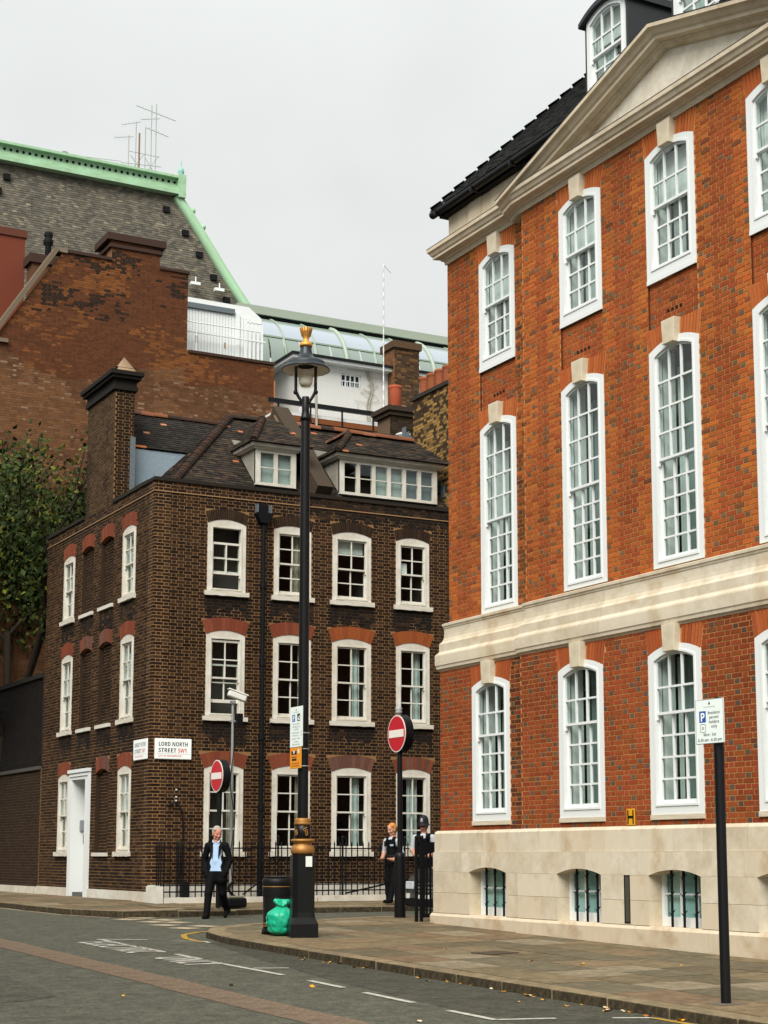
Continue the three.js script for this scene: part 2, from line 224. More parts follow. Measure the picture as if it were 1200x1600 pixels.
strip([[11.5, -27.5], [10.8, -27.15], [10.3, -26.55], [10.02, -25.75], [9.93, -24.8]], .1, PAINTY, 'yellow_line');
strip([[9.98, -13.3], [9.98, -9]], .08, PAINTY, 'yellow_line'); strip([[9.95, -48], [9.98, -36.5], [10.3, -33.4], [10.85, -32.0]], .09, PAINTC, 'yellow_line');
for (const [x, z] of [[11.0, -31.3], [11.45, -31.75], [11.15, -30.35], [11.6, -30.9], [11.0, -29.3], [11.5, -30.05], [11.0, -28.3], [11.55, -28.75]]) strip([[x - .19, z + .1], [x + .19, z - .1]], .5, PAINTC, 'give_way_dash');
const tarM = mat(.212, .212, .175, .9, { map: tRoad, bumpMap: tRoadB, bumpScale: .006 });
function patch(cx, cz, rx, rz, seed, m, name) { const pts = []; for (let i = 0; i < 16; i++) { const a = i / 16 * 2 * PI, sq = 1 / Math.max(Math.abs(Math.cos(a)), Math.abs(Math.sin(a))) ** .75, k = sq * (.9 + .2 * hsh(i, seed, 4)); pts.push([cx + rx * k * Math.cos(a), -(cz + rz * k * Math.sin(a))]); } const g = new THREE.ShapeGeometry(poly(pts)), p = g.attributes.position, n = g.attributes.normal, u = g.attributes.uv; for (let i = 0; i < p.count; i++) { const x = p.getX(i), z = -p.getY(i); p.setXYZ(i, x, GY(z) + ROADD + .0035, z); n.setXYZ(i, 0, 1, 0); u.setXY(i, x, z); } part(name, g, m, road); }
patch(4.6, -19.5, .9, 2.2, 3, tarM, 'tar_patch'); 
{ const g = new THREE.CylinderGeometry(.3, .3, .012, 24); const m = part('manhole_cover', g, grainy(.10, .095, .085, .6, .006), road); m.position.set(5.3, GY(-24) + ROADD + .002, -24); m.rotation.x = .0175; }
const font = await new FontLoader().loadAsync('fonts/droid/droid_sans_bold.typeface.json');
function word(t, x0, z0, len, hgt, parent) { // letters lying on the road, reading along +z, tops toward +x
  const sh = font.generateShapes(t, 1), all = new THREE.ShapeGeometry(sh, 4); all.computeBoundingBox(); const W = all.boundingBox.max.x, Hh = .74;
  let cur = 0; for (const ch of t) { const g = new THREE.ShapeGeometry(font.generateShapes(ch, 1), 4), adv = font.data.glyphs[ch].ha / font.data.resolution, p = g.attributes.position; for (let i = 0; i < p.count; i++) { const z = z0 + (cur + p.getX(i)) / W * len, x = x0 + p.getY(i) / Hh * hgt; p.setXYZ(i, x, GY(z) + ROADD + .008, z); } const n = g.attributes.normal; for (let i = 0; i < n.count; i++) n.setXYZ(i, 0, 1, 0); part('painted_letter', g, PAINT, parent); cur += adv; }
}
word('ELECTRIC', 8.12, -25.5, 2.5, .42, road); word('ONLY', 8.12, -22.15, 1.45, .42, road);

// pavements: bed, slabs, kerbstones
const slabM = [[.225, .182, .112], [.26, .207, .128], [.185, .155, .1], [.28, .21, .128], [.20, .175, .118], [.25, .178, .112], [.33, .28, .195]].map(c => mat(...c, .88, { map: tPave, bumpMap: tGrainB, bumpScale: .003 }));
const bedM = mat(.04, .036, .028, .95), kerbM = [[.31, .25, .155], [.28, .225, .145], [.335, .27, .17]].map(c => mat(...c, .85, { map: tPave, bumpMap: tGrainB, bumpScale: .004 }));
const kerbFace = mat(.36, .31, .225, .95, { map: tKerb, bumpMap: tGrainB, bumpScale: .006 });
const inPoly = (x, z, P) => { let c = false; for (let i = 0, j = P.length - 1; i < P.length; j = i++) if ((P[i][1] > z) !== (P[j][1] > z) && x < (P[j][0] - P[i][0]) * (z - P[i][1]) / (P[j][1] - P[i][1]) + P[i][0]) c = !c; return c; };
function pavement(name, label, outline, kerb, yf, slabs, along) {
  const s = poly(outline.map(([x, z]) => [x, -z])), base = new THREE.ShapeGeometry(s, 1), p = base.attributes.position;
  // refine by clipping is not needed: heights are linear on each bed
  for (let i = 0; i < p.count; i++) { const x = p.getX(i), z = -p.getY(i); p.setXYZ(i, x, yf(x, z) - .012, z); } base.computeVertexNormals();
  const o = part(name, base, bedM); o.name = name; tag(o, label, 'pavement', null, 'structure');
  const tilt = new THREE.Quaternion();
  for (const [x0, x1, z0, z1, cut] of slabs) {
    if (cut) { const g = ext(cut.map(([x, z]) => [x, -z]), [], .05), p = g.attributes.position; for (let i = 0; i < p.count; i++) { const x = p.getX(i), z = -p.getY(i), h = p.getZ(i); p.setXYZ(i, x, yf(x, z) - .05 + h, z); } g.computeVertexNormals(); part('slab', g, slabM[Math.floor(rnd() * slabM.length)], o); continue; }
    const cx = (x0 + x1) / 2, cz = (z0 + z1) / 2, sl = new V3(1, (yf(cx + .5, cz) - yf(cx - .5, cz)), 0).normalize(), sz = new V3(0, (yf(cx, cz + .4) - yf(cx, cz - .4)) / .8, 1).normalize(), nn = sz.clone().cross(sl).normalize(), m4 = new THREE.Matrix4().makeBasis(sl, nn, sz);
    const m = part('slab', boxG(x1 - x0 - .024, .05, z1 - z0 - .024), slabM[Math.floor(rnd() * slabM.length)], o); m.position.set(cx, yf(cx, cz) - .025 + rr(-.003, .003), cz); m.quaternion.setFromRotationMatrix(m4); m.rotateX(rr(-.003, .003)); m.rotateZ(rr(-.003, .003));
  }
  // kerbstones along a path of [x,z]
  const C = kerb; let acc = 0; const seg = []; for (let i = 0; i + 1 < C.length; i++) { const a = C[i], b = C[i + 1], L = Math.hypot(b[0] - a[0], b[1] - a[1]), n = Math.max(1, Math.round(L / 1.0)); for (let k = 0; k < n; k++) seg.push([a[0] + (b[0] - a[0]) * k / n, a[1] + (b[1] - a[1]) * k / n, a[0] + (b[0] - a[0]) * (k + 1) / n, a[1] + (b[1] - a[1]) * (k + 1) / n]); }
  for (const [ax, az, ex, ez] of seg) {
    const L = Math.hypot(ex - ax, ez - az) - .006, d = new V3(ex - ax, 0, ez - az).normalize(), cx = (ax + ex) / 2, cz = (az + ez) / 2, g = new RoundedBoxGeometry(.3, .3, L, 2, .02), q = g.attributes.position, u = g.attributes.uv;
    for (let i = 0; i < q.count; i++) { const n = (vn(q.getX(i) * 9 + cx, q.getZ(i) * 7 + cz, 3) - .5) * .012; q.setY(i, q.getY(i) + n); q.setX(i, q.getX(i) + n); u.setXY(i, q.getX(i) + q.getY(i) + cx, q.getZ(i) + cz); }
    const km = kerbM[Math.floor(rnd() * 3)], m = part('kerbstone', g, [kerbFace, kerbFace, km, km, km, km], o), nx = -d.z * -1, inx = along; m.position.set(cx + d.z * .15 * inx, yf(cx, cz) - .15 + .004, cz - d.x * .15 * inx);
    const up = new V3(0, 1, 0), dir = new V3(ex - ax, yf(ex, ez) - yf(ax, az), ez - az).normalize(), sx = up.clone().cross(dir).normalize(), uy = dir.clone().cross(sx); m.quaternion.setFromRotationMatrix(new THREE.Matrix4().makeBasis(sx, uy, dir));
  }
  return o;
}
function clipRect(P, x0, x1, z0, z1) { let q = P; for (const [ax, lim, sg] of [[0, x0, 1], [0, x1, -1], [1, z0, 1], [1, z1, -1]]) { const o = []; q.forEach((b, i) => { const a = q[(i + q.length - 1) % q.length], da = (a[ax] - lim) * sg, db = (b[ax] - lim) * sg; if ((da < 0) !== (db < 0)) { const t = da / (da - db); o.push([a[0] + (b[0] - a[0]) * t, a[1] + (b[1] - a[1]) * t]); } if (db >= 0) o.push(b); }); q = o; } return q; }
function slabGrid(x0, x1, z0, z1, P, byX) { // staggered courses of slabs of uneven length
  const out = []; let a = byX ? x0 : z0; const A1 = byX ? x1 : z1;
  while (a < A1 - .15) { const w = Math.min(rr(.55, .95), A1 - a); let b = (byX ? z0 : x0) + rr(-.6, 0); const B1 = byX ? z1 : x1; while (b < B1) { const l = rr(.7, 1.35), e = Math.min(b + l, B1), s = Math.max(b, byX ? z0 : x0); if (e - s > .12) { const r = byX ? [a, a + w, s, e] : [s, e, a, a + w]; const ins = [[0, 2], [1, 2], [0, 3], [1, 3]].filter(([i, j]) => inPoly(r[i], r[j], P)).length; if (ins === 4) out.push(r); else if (ins > 0) { const q = clipRect(P, r[0] + .008, r[1] - .008, r[2] + .008, r[3] - .008); if (q.length > 2 && Math.abs(THREE.ShapeUtils.area(q.map(p => ({ x: p[0], y: p[1] })))) > .02) out.push([...r, q]); } } b += l; } a += w; }
  return out;
}
{
  const arc = (cx, cz, r, a0, a1, n) => Array.from({ length: n + 1 }, (_, i) => [cx + r * Math.cos(a0 + (a1 - a0) * i / n), cz + r * Math.sin(a0 + (a1 - a0) * i / n)]);
  const crn = [[10.1, -23.3], [10.17, -24.6], [10.38, -25.75], [10.8, -26.55], [11.5, -27.1], [12.5, -27.5], [14.4, -28.0], [16.5, -28.2]];
  const kerb = [[10.1, 8], ...crn, [30, -28.2]];
  const yf = (x, z) => GY(z) + (x < 14.7 ? XF(x) : 0);
  const inner = [[10.38, 8], [10.38, -23.3], [10.45, -24.55], [10.64, -25.62], [11.0, -26.32], [11.64, -26.84], [12.58, -27.22], [14.45, -27.72], [16.5, -27.92], [30, -27.92], [30, -25.6], [14.75, -25.6], [14.75, 8]];
  const o = pavement('pavement', 'stone flag pavement in front of the red brick building', inner, kerb, yf, [...slabGrid(10.4, 14.68, -25.7, -4, inner, true), ...slabGrid(10.4, 22, -27.92, -25.72, inner, false)], -1);
  // small inspection cover
  const cov = part('inspection_cover', boxG(.5, .02, .42), grainy(.10, .075, .05, .9), o); cov.position.set(12.1, yf(12.1, -19.6) + .004, -19.6); cov.rotation.set(.0175, .2, .012);
}
{
  const kerb = [[40, -32.5], [15.2, -32.5], [13.6, -32.1], [12.2, -31.75], [11.1, -31.95], [10.45, -33.2], [10.1, -35.4], [10.1, -80]];
  const yf = (x, z) => { const a = GY(z); const wf = x > 12.72 ? Math.max(0, Math.min(1, (z + 34.3) / 1.9)) * .05 : (12.72 - x) * .017; return a - (x > 12.72 ? wf : wf) + (x > 12.72 ? 0 : 0); };
  const inner = [[40, -34.9], [40, -32.78], [15.15, -32.78], [13.5, -32.38], [12.2, -32.03], [11.25, -32.2], [10.72, -33.3], [10.38, -35.45], [10.38, -80], [12.75, -80], [12.75, -34.9]];
  pavement('pavement_001', 'stone flag pavement around the dark brick corner house', inner, kerb, yf, [...slabGrid(10.38, 12.74, -52, -34.9, inner, true), ...slabGrid(10.5, 24, -34.9, -32.0, inner, false)], -1);
}
// ---------- red brick building on the right ----------
const RED = thing('red_brick_building', 'tall orange red brick building with cream stone base, band and pediment', 'building');
{
  const UC = -18.92, cols = [UC - 5.12, UC - 2.34, UC, UC + 2.34, UC + 5.12];
  const BASE = mat(.60, .53, .41, .88, { map: tStain, bumpMap: tGrainB, bumpScale: .003 }); const FG = fr(14.72, 0, -PI / 2), FGE = fr(14.80, 0, -PI / 2), FU = fr(14.85, 0, -PI / 2), FE = fr(15.0, 0, -PI / 2);
  const EL = -25.76, ML = -22.98, MR = 2 * UC - ML, ER = 2 * UC - EL;
  const mortar = mat(.64, .315, .12, .95, { map: tGrain, bumpMap: tGrainB, bumpScale: .002 });
  const P = new Pieces(), brickM = mat(1, 1, 1, .86, { map: tGrain, bumpMap: tGrainB, bumpScale: .003 });
  const redF = (edges, dark) => (u, v, hd, cut) => {
    const n = fbm(u * .7 + 3, v * .7, 3, 11), r = rnd(); let c;
    let near = 1; for (const e of edges) near = Math.min(near, Math.abs(u - e)); const orange = near < .36 ? .75 : 0;
    if (r < orange) c = [.52, .13, .026]; else if (hd && r > (v < 5 ? .66 : .78)) c = v < 5 ? [.14, .095, .068] : [.20, .105, .06]; else c = v < 5 ? [.34, .072, .021] : [.40, .088, .023];
    if (r > .95 && !hd) c = [.24, .075, .03];
    const k = .82 + .34 * rnd() + .6 * (n - .5); c = [c[0] * k, c[1] * k * (.88 + .3 * rnd()), c[2] * k];
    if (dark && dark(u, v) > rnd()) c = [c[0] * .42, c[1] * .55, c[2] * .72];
    return c;
  };
  // soot-darkened bricks with painted shade in the angle beside the projecting centre (seen as a sharp dark strip in the photograph)
  const sootShade = (u, v) => u > -23.45 && u < -22.98 && v < 13 ? .8 - .5 * fbm(u * 2, v * .8, 2, 77) : 0;
  const gH = 2.86 + 1.6 - (.496 + 1.6), gv0 = 2.096, gv1 = 4.462, fv0 = 5.754, fv1 = 9.02, tv0 = 10.08, tv1 = 12.08;
  const wW = 1.2, wU = 1.165, R = .13;
  const arches = (c, v, half) => vc => { const a = v - .02, b = v + .36; return vc > a && vc < b ? [c - half - .07 * (vc - a) / .38 - .005, c + half + .07 * (vc - a) / .38 + .005] : null; };
  const segs = [['main', FG, FU, ML, MR, [1, 2, 3]], ['end', FGE, FE, EL, ML + .3, [0]], ['end', FGE, FE, MR - .3, ER, [4]]];
  const vm = [[.50, .125, .035], [.46, .108, .03], [.54, .145, .045], [.42, .10, .032]].map(c => grainy(...c, .85, .002)), vmU = [[.56, .155, .042], [.52, .13, .034], [.60, .175, .05]].map(c => grainy(...c, .85, .002));
  const CREAM = [[.655, .59, .47], [.63, .565, .445], [.67, .615, .50], [.62, .555, .43], [.65, .60, .485]].map((c, i) => i < 3 ? stoneMat(...c) : mat(...c, .85, { map: tStain, bumpMap: tGrainB, bumpScale: .0015 })), cream = () => CREAM[Math.floor(rnd() * CREAM.length)];
  for (const [nm, G, U, u0, u1, ix] of segs) {
    const hg = ix.map(i => hole(cols[i] - wW / 2, cols[i] + wW / 2, gv0, gv1, R)), hf = ix.map(i => hole(cols[i] - wU / 2, cols[i] + wU / 2, fv0, fv1, R)), ht = ix.map(i => hole(cols[i] - wU / 2, cols[i] + wU / 2, tv0, tv1, R)), ap = ix.map(i => hole(cols[i] - wU / 2, cols[i] + wU / 2, 9.38, 10.08));
    wall(RED, G, rect(u0, u1, 1.95, 4.9), hg, -.004, .35, mortar); wall(RED, U, rect(u0, u1, 5.5, 12.5), [...hf, ...ht, ...ap], -.004, .35, mortar);
    const eg = [u0, u1], dk = nm === 'end' ? sootShade : null;
    const ed = [...eg, ...ix.flatMap(i => [cols[i] - .6, cols[i] + .6])];
    const o0 = nm === 'main' ? .012 : 0; layBricks(P, G, u0 - o0, u1 + o0, 2.02, 4.88, 0, [...hg, ...ix.map(i => arches(cols[i], gv1, wW / 2))], redF([], dk), { joint: .0155, proud: .002 });
    layBricks(P, U, u0 - o0, u1 + o0, 5.72, 12.47, 0, [...hf, ...ht, ...ap, ...ix.map(i => arches(cols[i], fv1, wU / 2)), ...ix.map(i => arches(cols[i], tv1, wU / 2))], redF(ed, dk), { joint: .0155, proud: .002 });
    for (const i of ix) {
      const c = cols[i]; wall(RED, U, rect(c - wU / 2, c + wU / 2, 9.36, 10.1), [], -.034, .3, mortar, 'apron'); fbx('apron_jamb', grainy(.12, .035, .016, .95), RED, U, c - wU / 2 - .002, c - wU / 2 + .006, 9.38, 10.08, -.04, -.001); layBricks(P, U, c - wU / 2, c + wU / 2, 9.395, 10.08, -.03, [arches(c, fv1, wU / 2)], redF([], null), { joint: .0155, proud: .002 });
      for (let k = 0; k < 4; k++) fbx('air_vent', BLACKR, RED, U, c - .16 + k * .1, c - .115 + k * .1, 9.56, 9.60, -.04, -.02);
      arch(RED, G, c, gv1, wW / 2, R, .36, .07, 17, .004, vm, { key: .24, gap: .018 }); arch(RED, U, c, fv1, wU / 2, R, .36, .07, 17, .004, vmU, { key: .24, gap: .018 }); arch(RED, U, c, tv1, wU / 2, R, .38, .07, 17, .004, vmU, { key: .24, gap: .018 });
      for (const [F, v, h] of [[G, gv1, .40], [U, fv1, .37], [U, tv1, .38]]) put(part('keystone', ext([[-.125, .02], [.125, .02], [.15, h], [-.15, h]], [], .14, .006), stoneMat(.68, .62, .49), RED), F, c, v, -.04);
    }
  }
  // windows
  const GW = windowUnit({ W: wW, H: gv1 - gv0 - .07, rise: R, border: .145, bottom: .15, topB: .11, arched: true, split: .63, cols: 3, rowsU: 2, rowsL: 4, depth: 2.6, roomW: 1.0, shutter: .22, beadW: 1, cloth: [[.06, .92, .0, 2.3, .36, NET], [-.42, .12, .1, 2.2, .3, CLOTH]], sill: [.0, .07, .03], sillMat: CREAM[2] });
  const FW = windowUnit({ W: wU, H: fv1 - fv0, rise: R, border: .14, bottom: .11, topB: .11, arched: true, split: .49, cols: 3, rowsU: 4, rowsL: 5, depth: 2.6, roomW: 1.0, shutter: .22, beadW: 1, cloth: [[.06, .9, 0, 3.15, .36, NET], [-.40, .14, 0, 3.1, .3, CLOTH]] });
  const TW = windowUnit({ W: wU, H: tv1 - tv0 - .07, rise: R, border: .14, bottom: .15, topB: .11, arched: true, split: .56, cols: 3, rowsU: 2, rowsL: 3, depth: 2.6, roomW: 1.0, shutter: .22, beadW: 1, blind: .75, cloth: [[.3, .3, 0, 1.9, .3, CLOTH], [-.32, .26, 0, 1.9, .3, CLOTH]], sill: [.0, .07, .02] });
  const place = (w, F, u, v) => { const q = w.clone(); RED.add(q); put(q, F, u, v); };
  cols.forEach((c, i) => { const e = i === 0 || i === 4; place(GW, e ? FGE : FG, c, gv0 + .07); place(FW, e ? FE : FU, c, fv0); place(TW, e ? FE : FU, c, tv0 + .07); });
  // cream stone base: courses of blocks with openings for the area windows
  const bw = .585, bv1 = 1.31, br = .085;
  for (const [nm, G, U, u0, u1, ix] of segs) {
    const op = ix.map(i => [cols[i] - bw, cols[i] + bw]), F = G, B = .10;
    const course = (v0, v1, w, cut, name = 'stone_block', topRound) => {
      const cuts = cut ? op : []; let a = u0 + (nm === 'end' && u0 < -24 ? -w : 0); const lim = u1 + (nm === 'end' && u1 > -14 ? w : 0); const spans = []; for (const [c0, c1] of cuts) { spans.push([a, c0]); a = c1; } spans.push([a, lim]);
      for (const [s, e] of spans) { let x = s; while (x < e - .01) { let l = rr(.55, 1.05); if (e - x - l < .35) l = e - x; const g = topRound ? sweep([[-.4, v0], [w, v0], [w, v1 - .05], [w - .03, v1 - .012], [w - .07, v1], [-.4, v1]], x + .003, x + l - .003) : sweep([[-.4, v0 + .002], [w - .003, v0 + .002], [w, v0 + .005], [w, v1 - .005], [w - .003, v1 - .002], [-.4, v1 - .002]], x + .003, x + l - .003); put(part(name, g, name === 'base_block' ? BASE : cream(), RED), F, 0, 0, 0); x += l; } }
    };
    course(-.3, .60, B + .045, false, 'base_block', true); course(.60, .95, B, true); course(.95, bv1, B, true); course(1.65, 2.02, B - .02, false, 'stone_block', true);
    { // course over the openings: plain blocks between, three-piece arched lintels
      const spans = []; let a = u0 - (nm === 'end' && u0 < -24 ? B : 0); for (const [c0, c1] of op) { spans.push([a, c0 - .25]); a = c1 + .25; } spans.push([a, u1]);
      for (const [s, e] of spans) { let x = s; while (x < e - .01) { let l = rr(.6, 1.0); if (e - x - l < .35) l = e - x; put(part('stone_block', boxG(l - .003, .337, .5), cream(), RED), F, x + l / 2, bv1 + .17, B - .25); x += l; } }
      for (const i of ix) { const c = cols[i], A = t => [c + bw * t, bv1 + br * (1 - t * t)]; for (const [t0, t1] of [[-1, -.33], [-.33, .33], [.33, 1]]) { const n = 6, q = []; for (let k = 0; k <= n; k++) q.push(A(t0 + (t1 - t0) * k / n)); q[0][0] += .0015; q[n][0] -= .0015; const lo = t0 === -1 ? [[c - bw - .249, bv1 + .0015], ...q] : t1 === 1 ? [...q, [c + bw + .249, bv1 + .0015]] : q; put(part('lintel_block', ext([...lo, [lo[lo.length - 1][0], 1.648], [lo[0][0], 1.648]], [], .5), cream(), RED), F, 0, 0, B - .5); } }
    }
    for (const i of ix) { // barred area window
      const c = cols[i]; const w = new THREE.Group(); w.name = 'area_window'; RED.add(w); put(w, F, c, .60, 0); const zb = -.13;
      const frame = part('frame', ext(rect(-bw, bw, -.06, .85), [rect(-bw + .06, bw - .06, .13, .76)], .06), WHITE, w); frame.position.z = zb - .06;
      const bars = part('glazing_bars', merge([bxG(-.19, -.165, .13, .76, 0, .03), bxG(-bw + .06, bw - .06, .44, .465, 0, .03), bxG(.165, .19, .13, .76, 0, .03)]), WHITE, w); bars.position.z = zb - .05;
      for (let a = 0; a < 3; a++) for (let b = 0; b < 2; b++) { const p = part('pane', UB, GLASS, w); p.position.set(-.355 + a * .355, b ? .61 : .29, zb - .045); p.scale.set(.36, .31, .004); }
      part('blind', bxG(-bw, bw, .0, .9, zb - .13, zb - .12), mat(.36, .56, .55, .8), w); part('sill', bxG(-bw + .02, bw - .02, -.1, -.02, zb - .06, .02), CREAM[3], w);
      const rl = .88; for (let k = 0; k < 3; k++) { const x = -.18 + k * .27, gs = [cyl(.019, .019, -.08, rl, 8)]; for (const y of [.2, .46, .7]) for (const s of [-1, 1]) { const t = new THREE.ConeGeometry(.018, .1, 5); t.rotateZ(-s * 1.0); t.translate(s * .04, y + .02 * s, 0); gs.push(t); } const b = part('iron_bar', merge(gs), IRON, w); b.position.set(x, 0, .0); }
    }
    if (nm === 'main') { fbx('slot_vent', BLACKR, RED, F, -20.09, -19.95, .62, 1.31, B - .02, B + .006); fbx('slot_vent_slate', grainy(.09, .085, .065, .8), RED, F, -20.055, -19.962, .64, 1.29, B, B + .01); }
  }
  // stone band between ground and first floor, cornice
  const band = [[-.4, 4.84], [0, 4.84], [.02, 4.87], [.045, 4.885], [.05, 4.93], [.064, 4.95], [.066, 5.02], [.066, 5.12], [.058, 5.145], [.02, 5.18], [.008, 5.20], [.008, 5.335], [0, 5.345], [-.03, 5.38], [-.055, 5.44], [-.06, 5.5], [-.06, 5.61], [-.05, 5.62], [-.045, 5.645], [-.03, 5.66], [-.028, 5.70], [-.13, 5.735], [-.4, 5.735]];
  const corn = [[-.4, 12.44], [0, 12.455], [.03, 12.455], [.04, 12.51], [.055, 12.53], [.085, 12.535], [.09, 12.56], [.20, 12.585], [.20, 12.635], [.225, 12.65], [.25, 12.70], [.28, 12.725], [.285, 12.79], [-.1, 12.84], [-.4, 12.84]];
  const runS = (F, prof, u0, u1, m0, m1, step, name) => { const n = Math.max(1, Math.round((u1 - u0) / step)), L = (u1 - u0) / n; for (let k = 0; k < n; k++) put(part(name, sweep(prof, u0 + k * L + (k ? .0025 : 0), u0 + (k + 1) * L - (k < n - 1 ? .0025 : 0), k ? 0 : m0, k < n - 1 ? 0 : m1), cream(), RED), F, 0, 0, 0); };
  runS(FG, band, ML, MR, 1, 1, 1.15, 'band_stone'); runS(FGE, band, EL, ML + .05, 1, 0, 1.15, 'band_stone'); runS(FGE, band, MR - .05, ER, 0, 1, 1.15, 'band_stone');
  const CW = [[.68, .60, .465], [.71, .635, .50], [.66, .58, .45]].map((c, i) => i ? stoneMat(...c) : mat(...c, .85, { map: tStain })); const oldCream = CREAM.slice(); CREAM.splice(0, CREAM.length, ...CW);
  runS(FU, corn, ML, MR, 1, 1, 1.3, 'cornice_stone'); runS(FE, corn, EL, ML + .05, 1, 0, 1.3, 'cornice_stone'); runS(FE, corn, MR - .05, ER, 0, 1, 1.3, 'cornice_stone');
  fbx('lead_flashing', LEADD, RED, FU, ML - .29, MR + .29, 12.838, 12.85, -.3, .1); fbx('lead_flashing', LEADD, RED, FU, ML - .287, MR + .287, 12.79, 12.799, .05, .289); fbx('lead_flashing', LEADD, RED, FE, EL - .287, ML - .29, 12.79, 12.80, .0, .288);
  const al = Math.atan(.283), rise = .283, half = UC - ML + .29, rake = [[-.3, .0], [0, 0], [.035, .01], [.05, .055], [.085, .065], [.09, .09], [.2, .10], [.205, .15], [.24, .17], [.285, .225], [.34, .245], [.345, .30], [-.3, .33]];
  const apexIn = 13.63, L = half / Math.cos(al), tk = Math.tan(al);
  for (const s of [-1, 1]) { const n = 4; for (let k = 0; k < n; k++) { const a = -L + L * k / n, b = -L + L * (k + 1) / n; const g = s < 0 ? sweep(rake, a + (k ? .001 : 0), b - .001, k ? 0 : .0, 0, k ? 0 : tk, k === n - 1 ? tk : 0) : sweep(rake.map(p => p), -b + .001, -a - (k ? .001 : 0), 0, 0, k === n - 1 ? -tk : 0, k ? 0 : -tk); put(part('raking_cornice', g, cream(), RED), FU, UC, apexIn, 0, s < 0 ? al : -al); }
    put(part('lead_flashing', s < 0 ? sweep([[-.3, .331], [.347, .301], [.352, .315], [-.3, .345]], -L, 0, 0, 0, tk, tk) : sweep([[-.3, .331], [.347, .301], [.352, .315], [-.3, .345]], 0, L, 0, 0, -tk, -tk), LEADD, RED), FU, UC, apexIn, 0, s < 0 ? al : -al); }
  put(part('tympanum', ext([[-3.35, 12.7], [3.35, 12.7], [0, 13.66]], [], .3), stoneMat(.82, .78, .67), RED), FU, UC, 0, -.34);
  put(part('pediment_roof', ext([[-half + .1, 12.8], [half - .1, 12.8], [0, 13.93]], [], 2.2), LEADD, RED), FU, UC, 0, -2.45);
  CREAM.splice(0, CREAM.length, ...oldCream);
  // parapet blocks, gutter and roof
  for (const [a, b] of [[EL + .06, ML - .2], [MR + .2, ER - .06]]) { let x = a, k = 0; while (x < b - .05) { const l = Math.min(k === 1 ? .42 : .75, b - x); fbx('parapet_block', cream(), RED, FE, x + .002, x + l - .002, 12.84, 13.36, -.3, k === 1 ? .02 : -.0); x += l; k++; } fbx('parapet_base', cream(), RED, FE, a - .03, b, 12.84, 12.93, -.3, .05); fbx('soffit', BLACKR, RED, FE, a - .12, b + .3, 13.362, 13.42, -.4, .13); }
  { for (const [a, b] of [[EL - .2, -20.75], [2 * UC + 20.75, ER + .2]]) { const g = new THREE.CylinderGeometry(.075, .075, b - a, 10); g.rotateX(PI / 2); const m = part('gutter', g, BLACK, RED); m.position.set(14.80, 13.455, (a + b) / 2); } for (let z = EL; z < -23; z += 1.3) fbx('gutter_bracket', BLACK, RED, FE, z, z + .05, 13.37, 13.46, .1, .29); }
  const EV = 13.5, x0 = 14.76, sl = 1.07, run = 4.2, z0 = EL - .16, z1 = ER + .16, rx = x0 + run, ry = EV + run * sl;
  { const p = [[x0 + .3, EV + .3 * sl - .02, z0 + .3], [x0 + .3, EV + .3 * sl - .02, z1 - .3], [rx, ry, z1 - run], [rx, ry, z0 + run], [x0 + 2 * run, EV, z0], [x0 + 2 * run, EV, z1]], f = [[0, 1, 2], [0, 2, 3], [4, 0, 3], [5, 4, 3], [5, 3, 2], [1, 5, 2], [0, 4, 5], [0, 5, 1]], pos = f.flat().flatMap(i => p[i]); const g = new THREE.BufferGeometry(); g.setAttribute('position', new THREE.Float32BufferAttribute(pos, 3)); g.setAttribute('uv', new THREE.Float32BufferAttribute(pos.flatMap((v, i) => i % 3 === 0 ? [pos[i + 2], pos[i + 1]] : []), 2)); g.computeVertexNormals(); part('roof', g, grainy(.03, .03, .03, .9), RED); }
  const T = new Pieces(), tl = Math.hypot(1, sl), S = new V3(1, sl, 0).divideScalar(tl), U = new V3(0, 0, 1), sLen = run * tl;
  tiles(T, new V3(x0, EV, 0), U, S, (u, s) => { const d = s / tl; return u > z0 + d && u < z1 - d && s < sLen && !(Math.abs(u - UC) < 2.4 && s < .55); }, z0, z1, 0, sLen, .13, .18, () => { const k = .6 + .8 * rnd(); return [.036 * k, .037 * k, .036 * k]; });
  for (let i = 0; i < 26; i++) { const d = i * .16, m = part('hip_tile', sweep([[-.13, 0], [0, .07], [.13, 0], [0, .035]], 0, .24), grainy(.035, .036, .035, .85), RED); m.position.set(x0 + d, EV + d * sl + .03, z0 + d); const dir = new V3(1, sl, 1).normalize(), sx = new V3(-1, 0, 1).normalize(), up = sx.clone().cross(dir); if (up.y < 0) up.negate(); m.quaternion.setFromRotationMatrix(new THREE.Matrix4().makeBasis(dir, up, dir.clone().cross(up))); m.rotateZ(-.13); }
  // dormers behind the pediment
  const DW = windowUnit({ W: 1.08, H: 1.25, rise: .17, border: .1, bottom: .1, topB: .1, arched: true, split: .45, cols: 3, rowsU: 2, rowsL: 2, depth: 1.4, roomW: .5, shutter: .15, beadW: 1, cloth: [[.2, .5, 0, 1.2, .2, CLOTH], [-.3, .3, 0, 1.2, .2, CLOTH]], blind: .5 });
  for (const c of cols.slice(1, 4)) {
    const FD = fr(15.45, 0, -PI / 2); place(DW, FD, c, 14.24);
    for (const s of [-1, 1]) put(part('dormer_cheek', ext([[0, 14.0], [1.35, 15.55], [1.35, 15.6], [0, 15.6]], [], .05), LEADD, RED), fr(15.45, c + s * .575, 0), 0, 0, -.025);
    put(part('dormer_roof', ext([...arcPts(-.66, .66, 15.52, .2), ...arcPts(-.66, .66, 15.44, .2).reverse()], [], 1.9), LEADD, RED), FD, c, 0, -1.8);
    fbx('dormer_apron', LEADD, RED, FD, c - .58, c + .58, 13.9, 14.24, -.1, .02);
  }
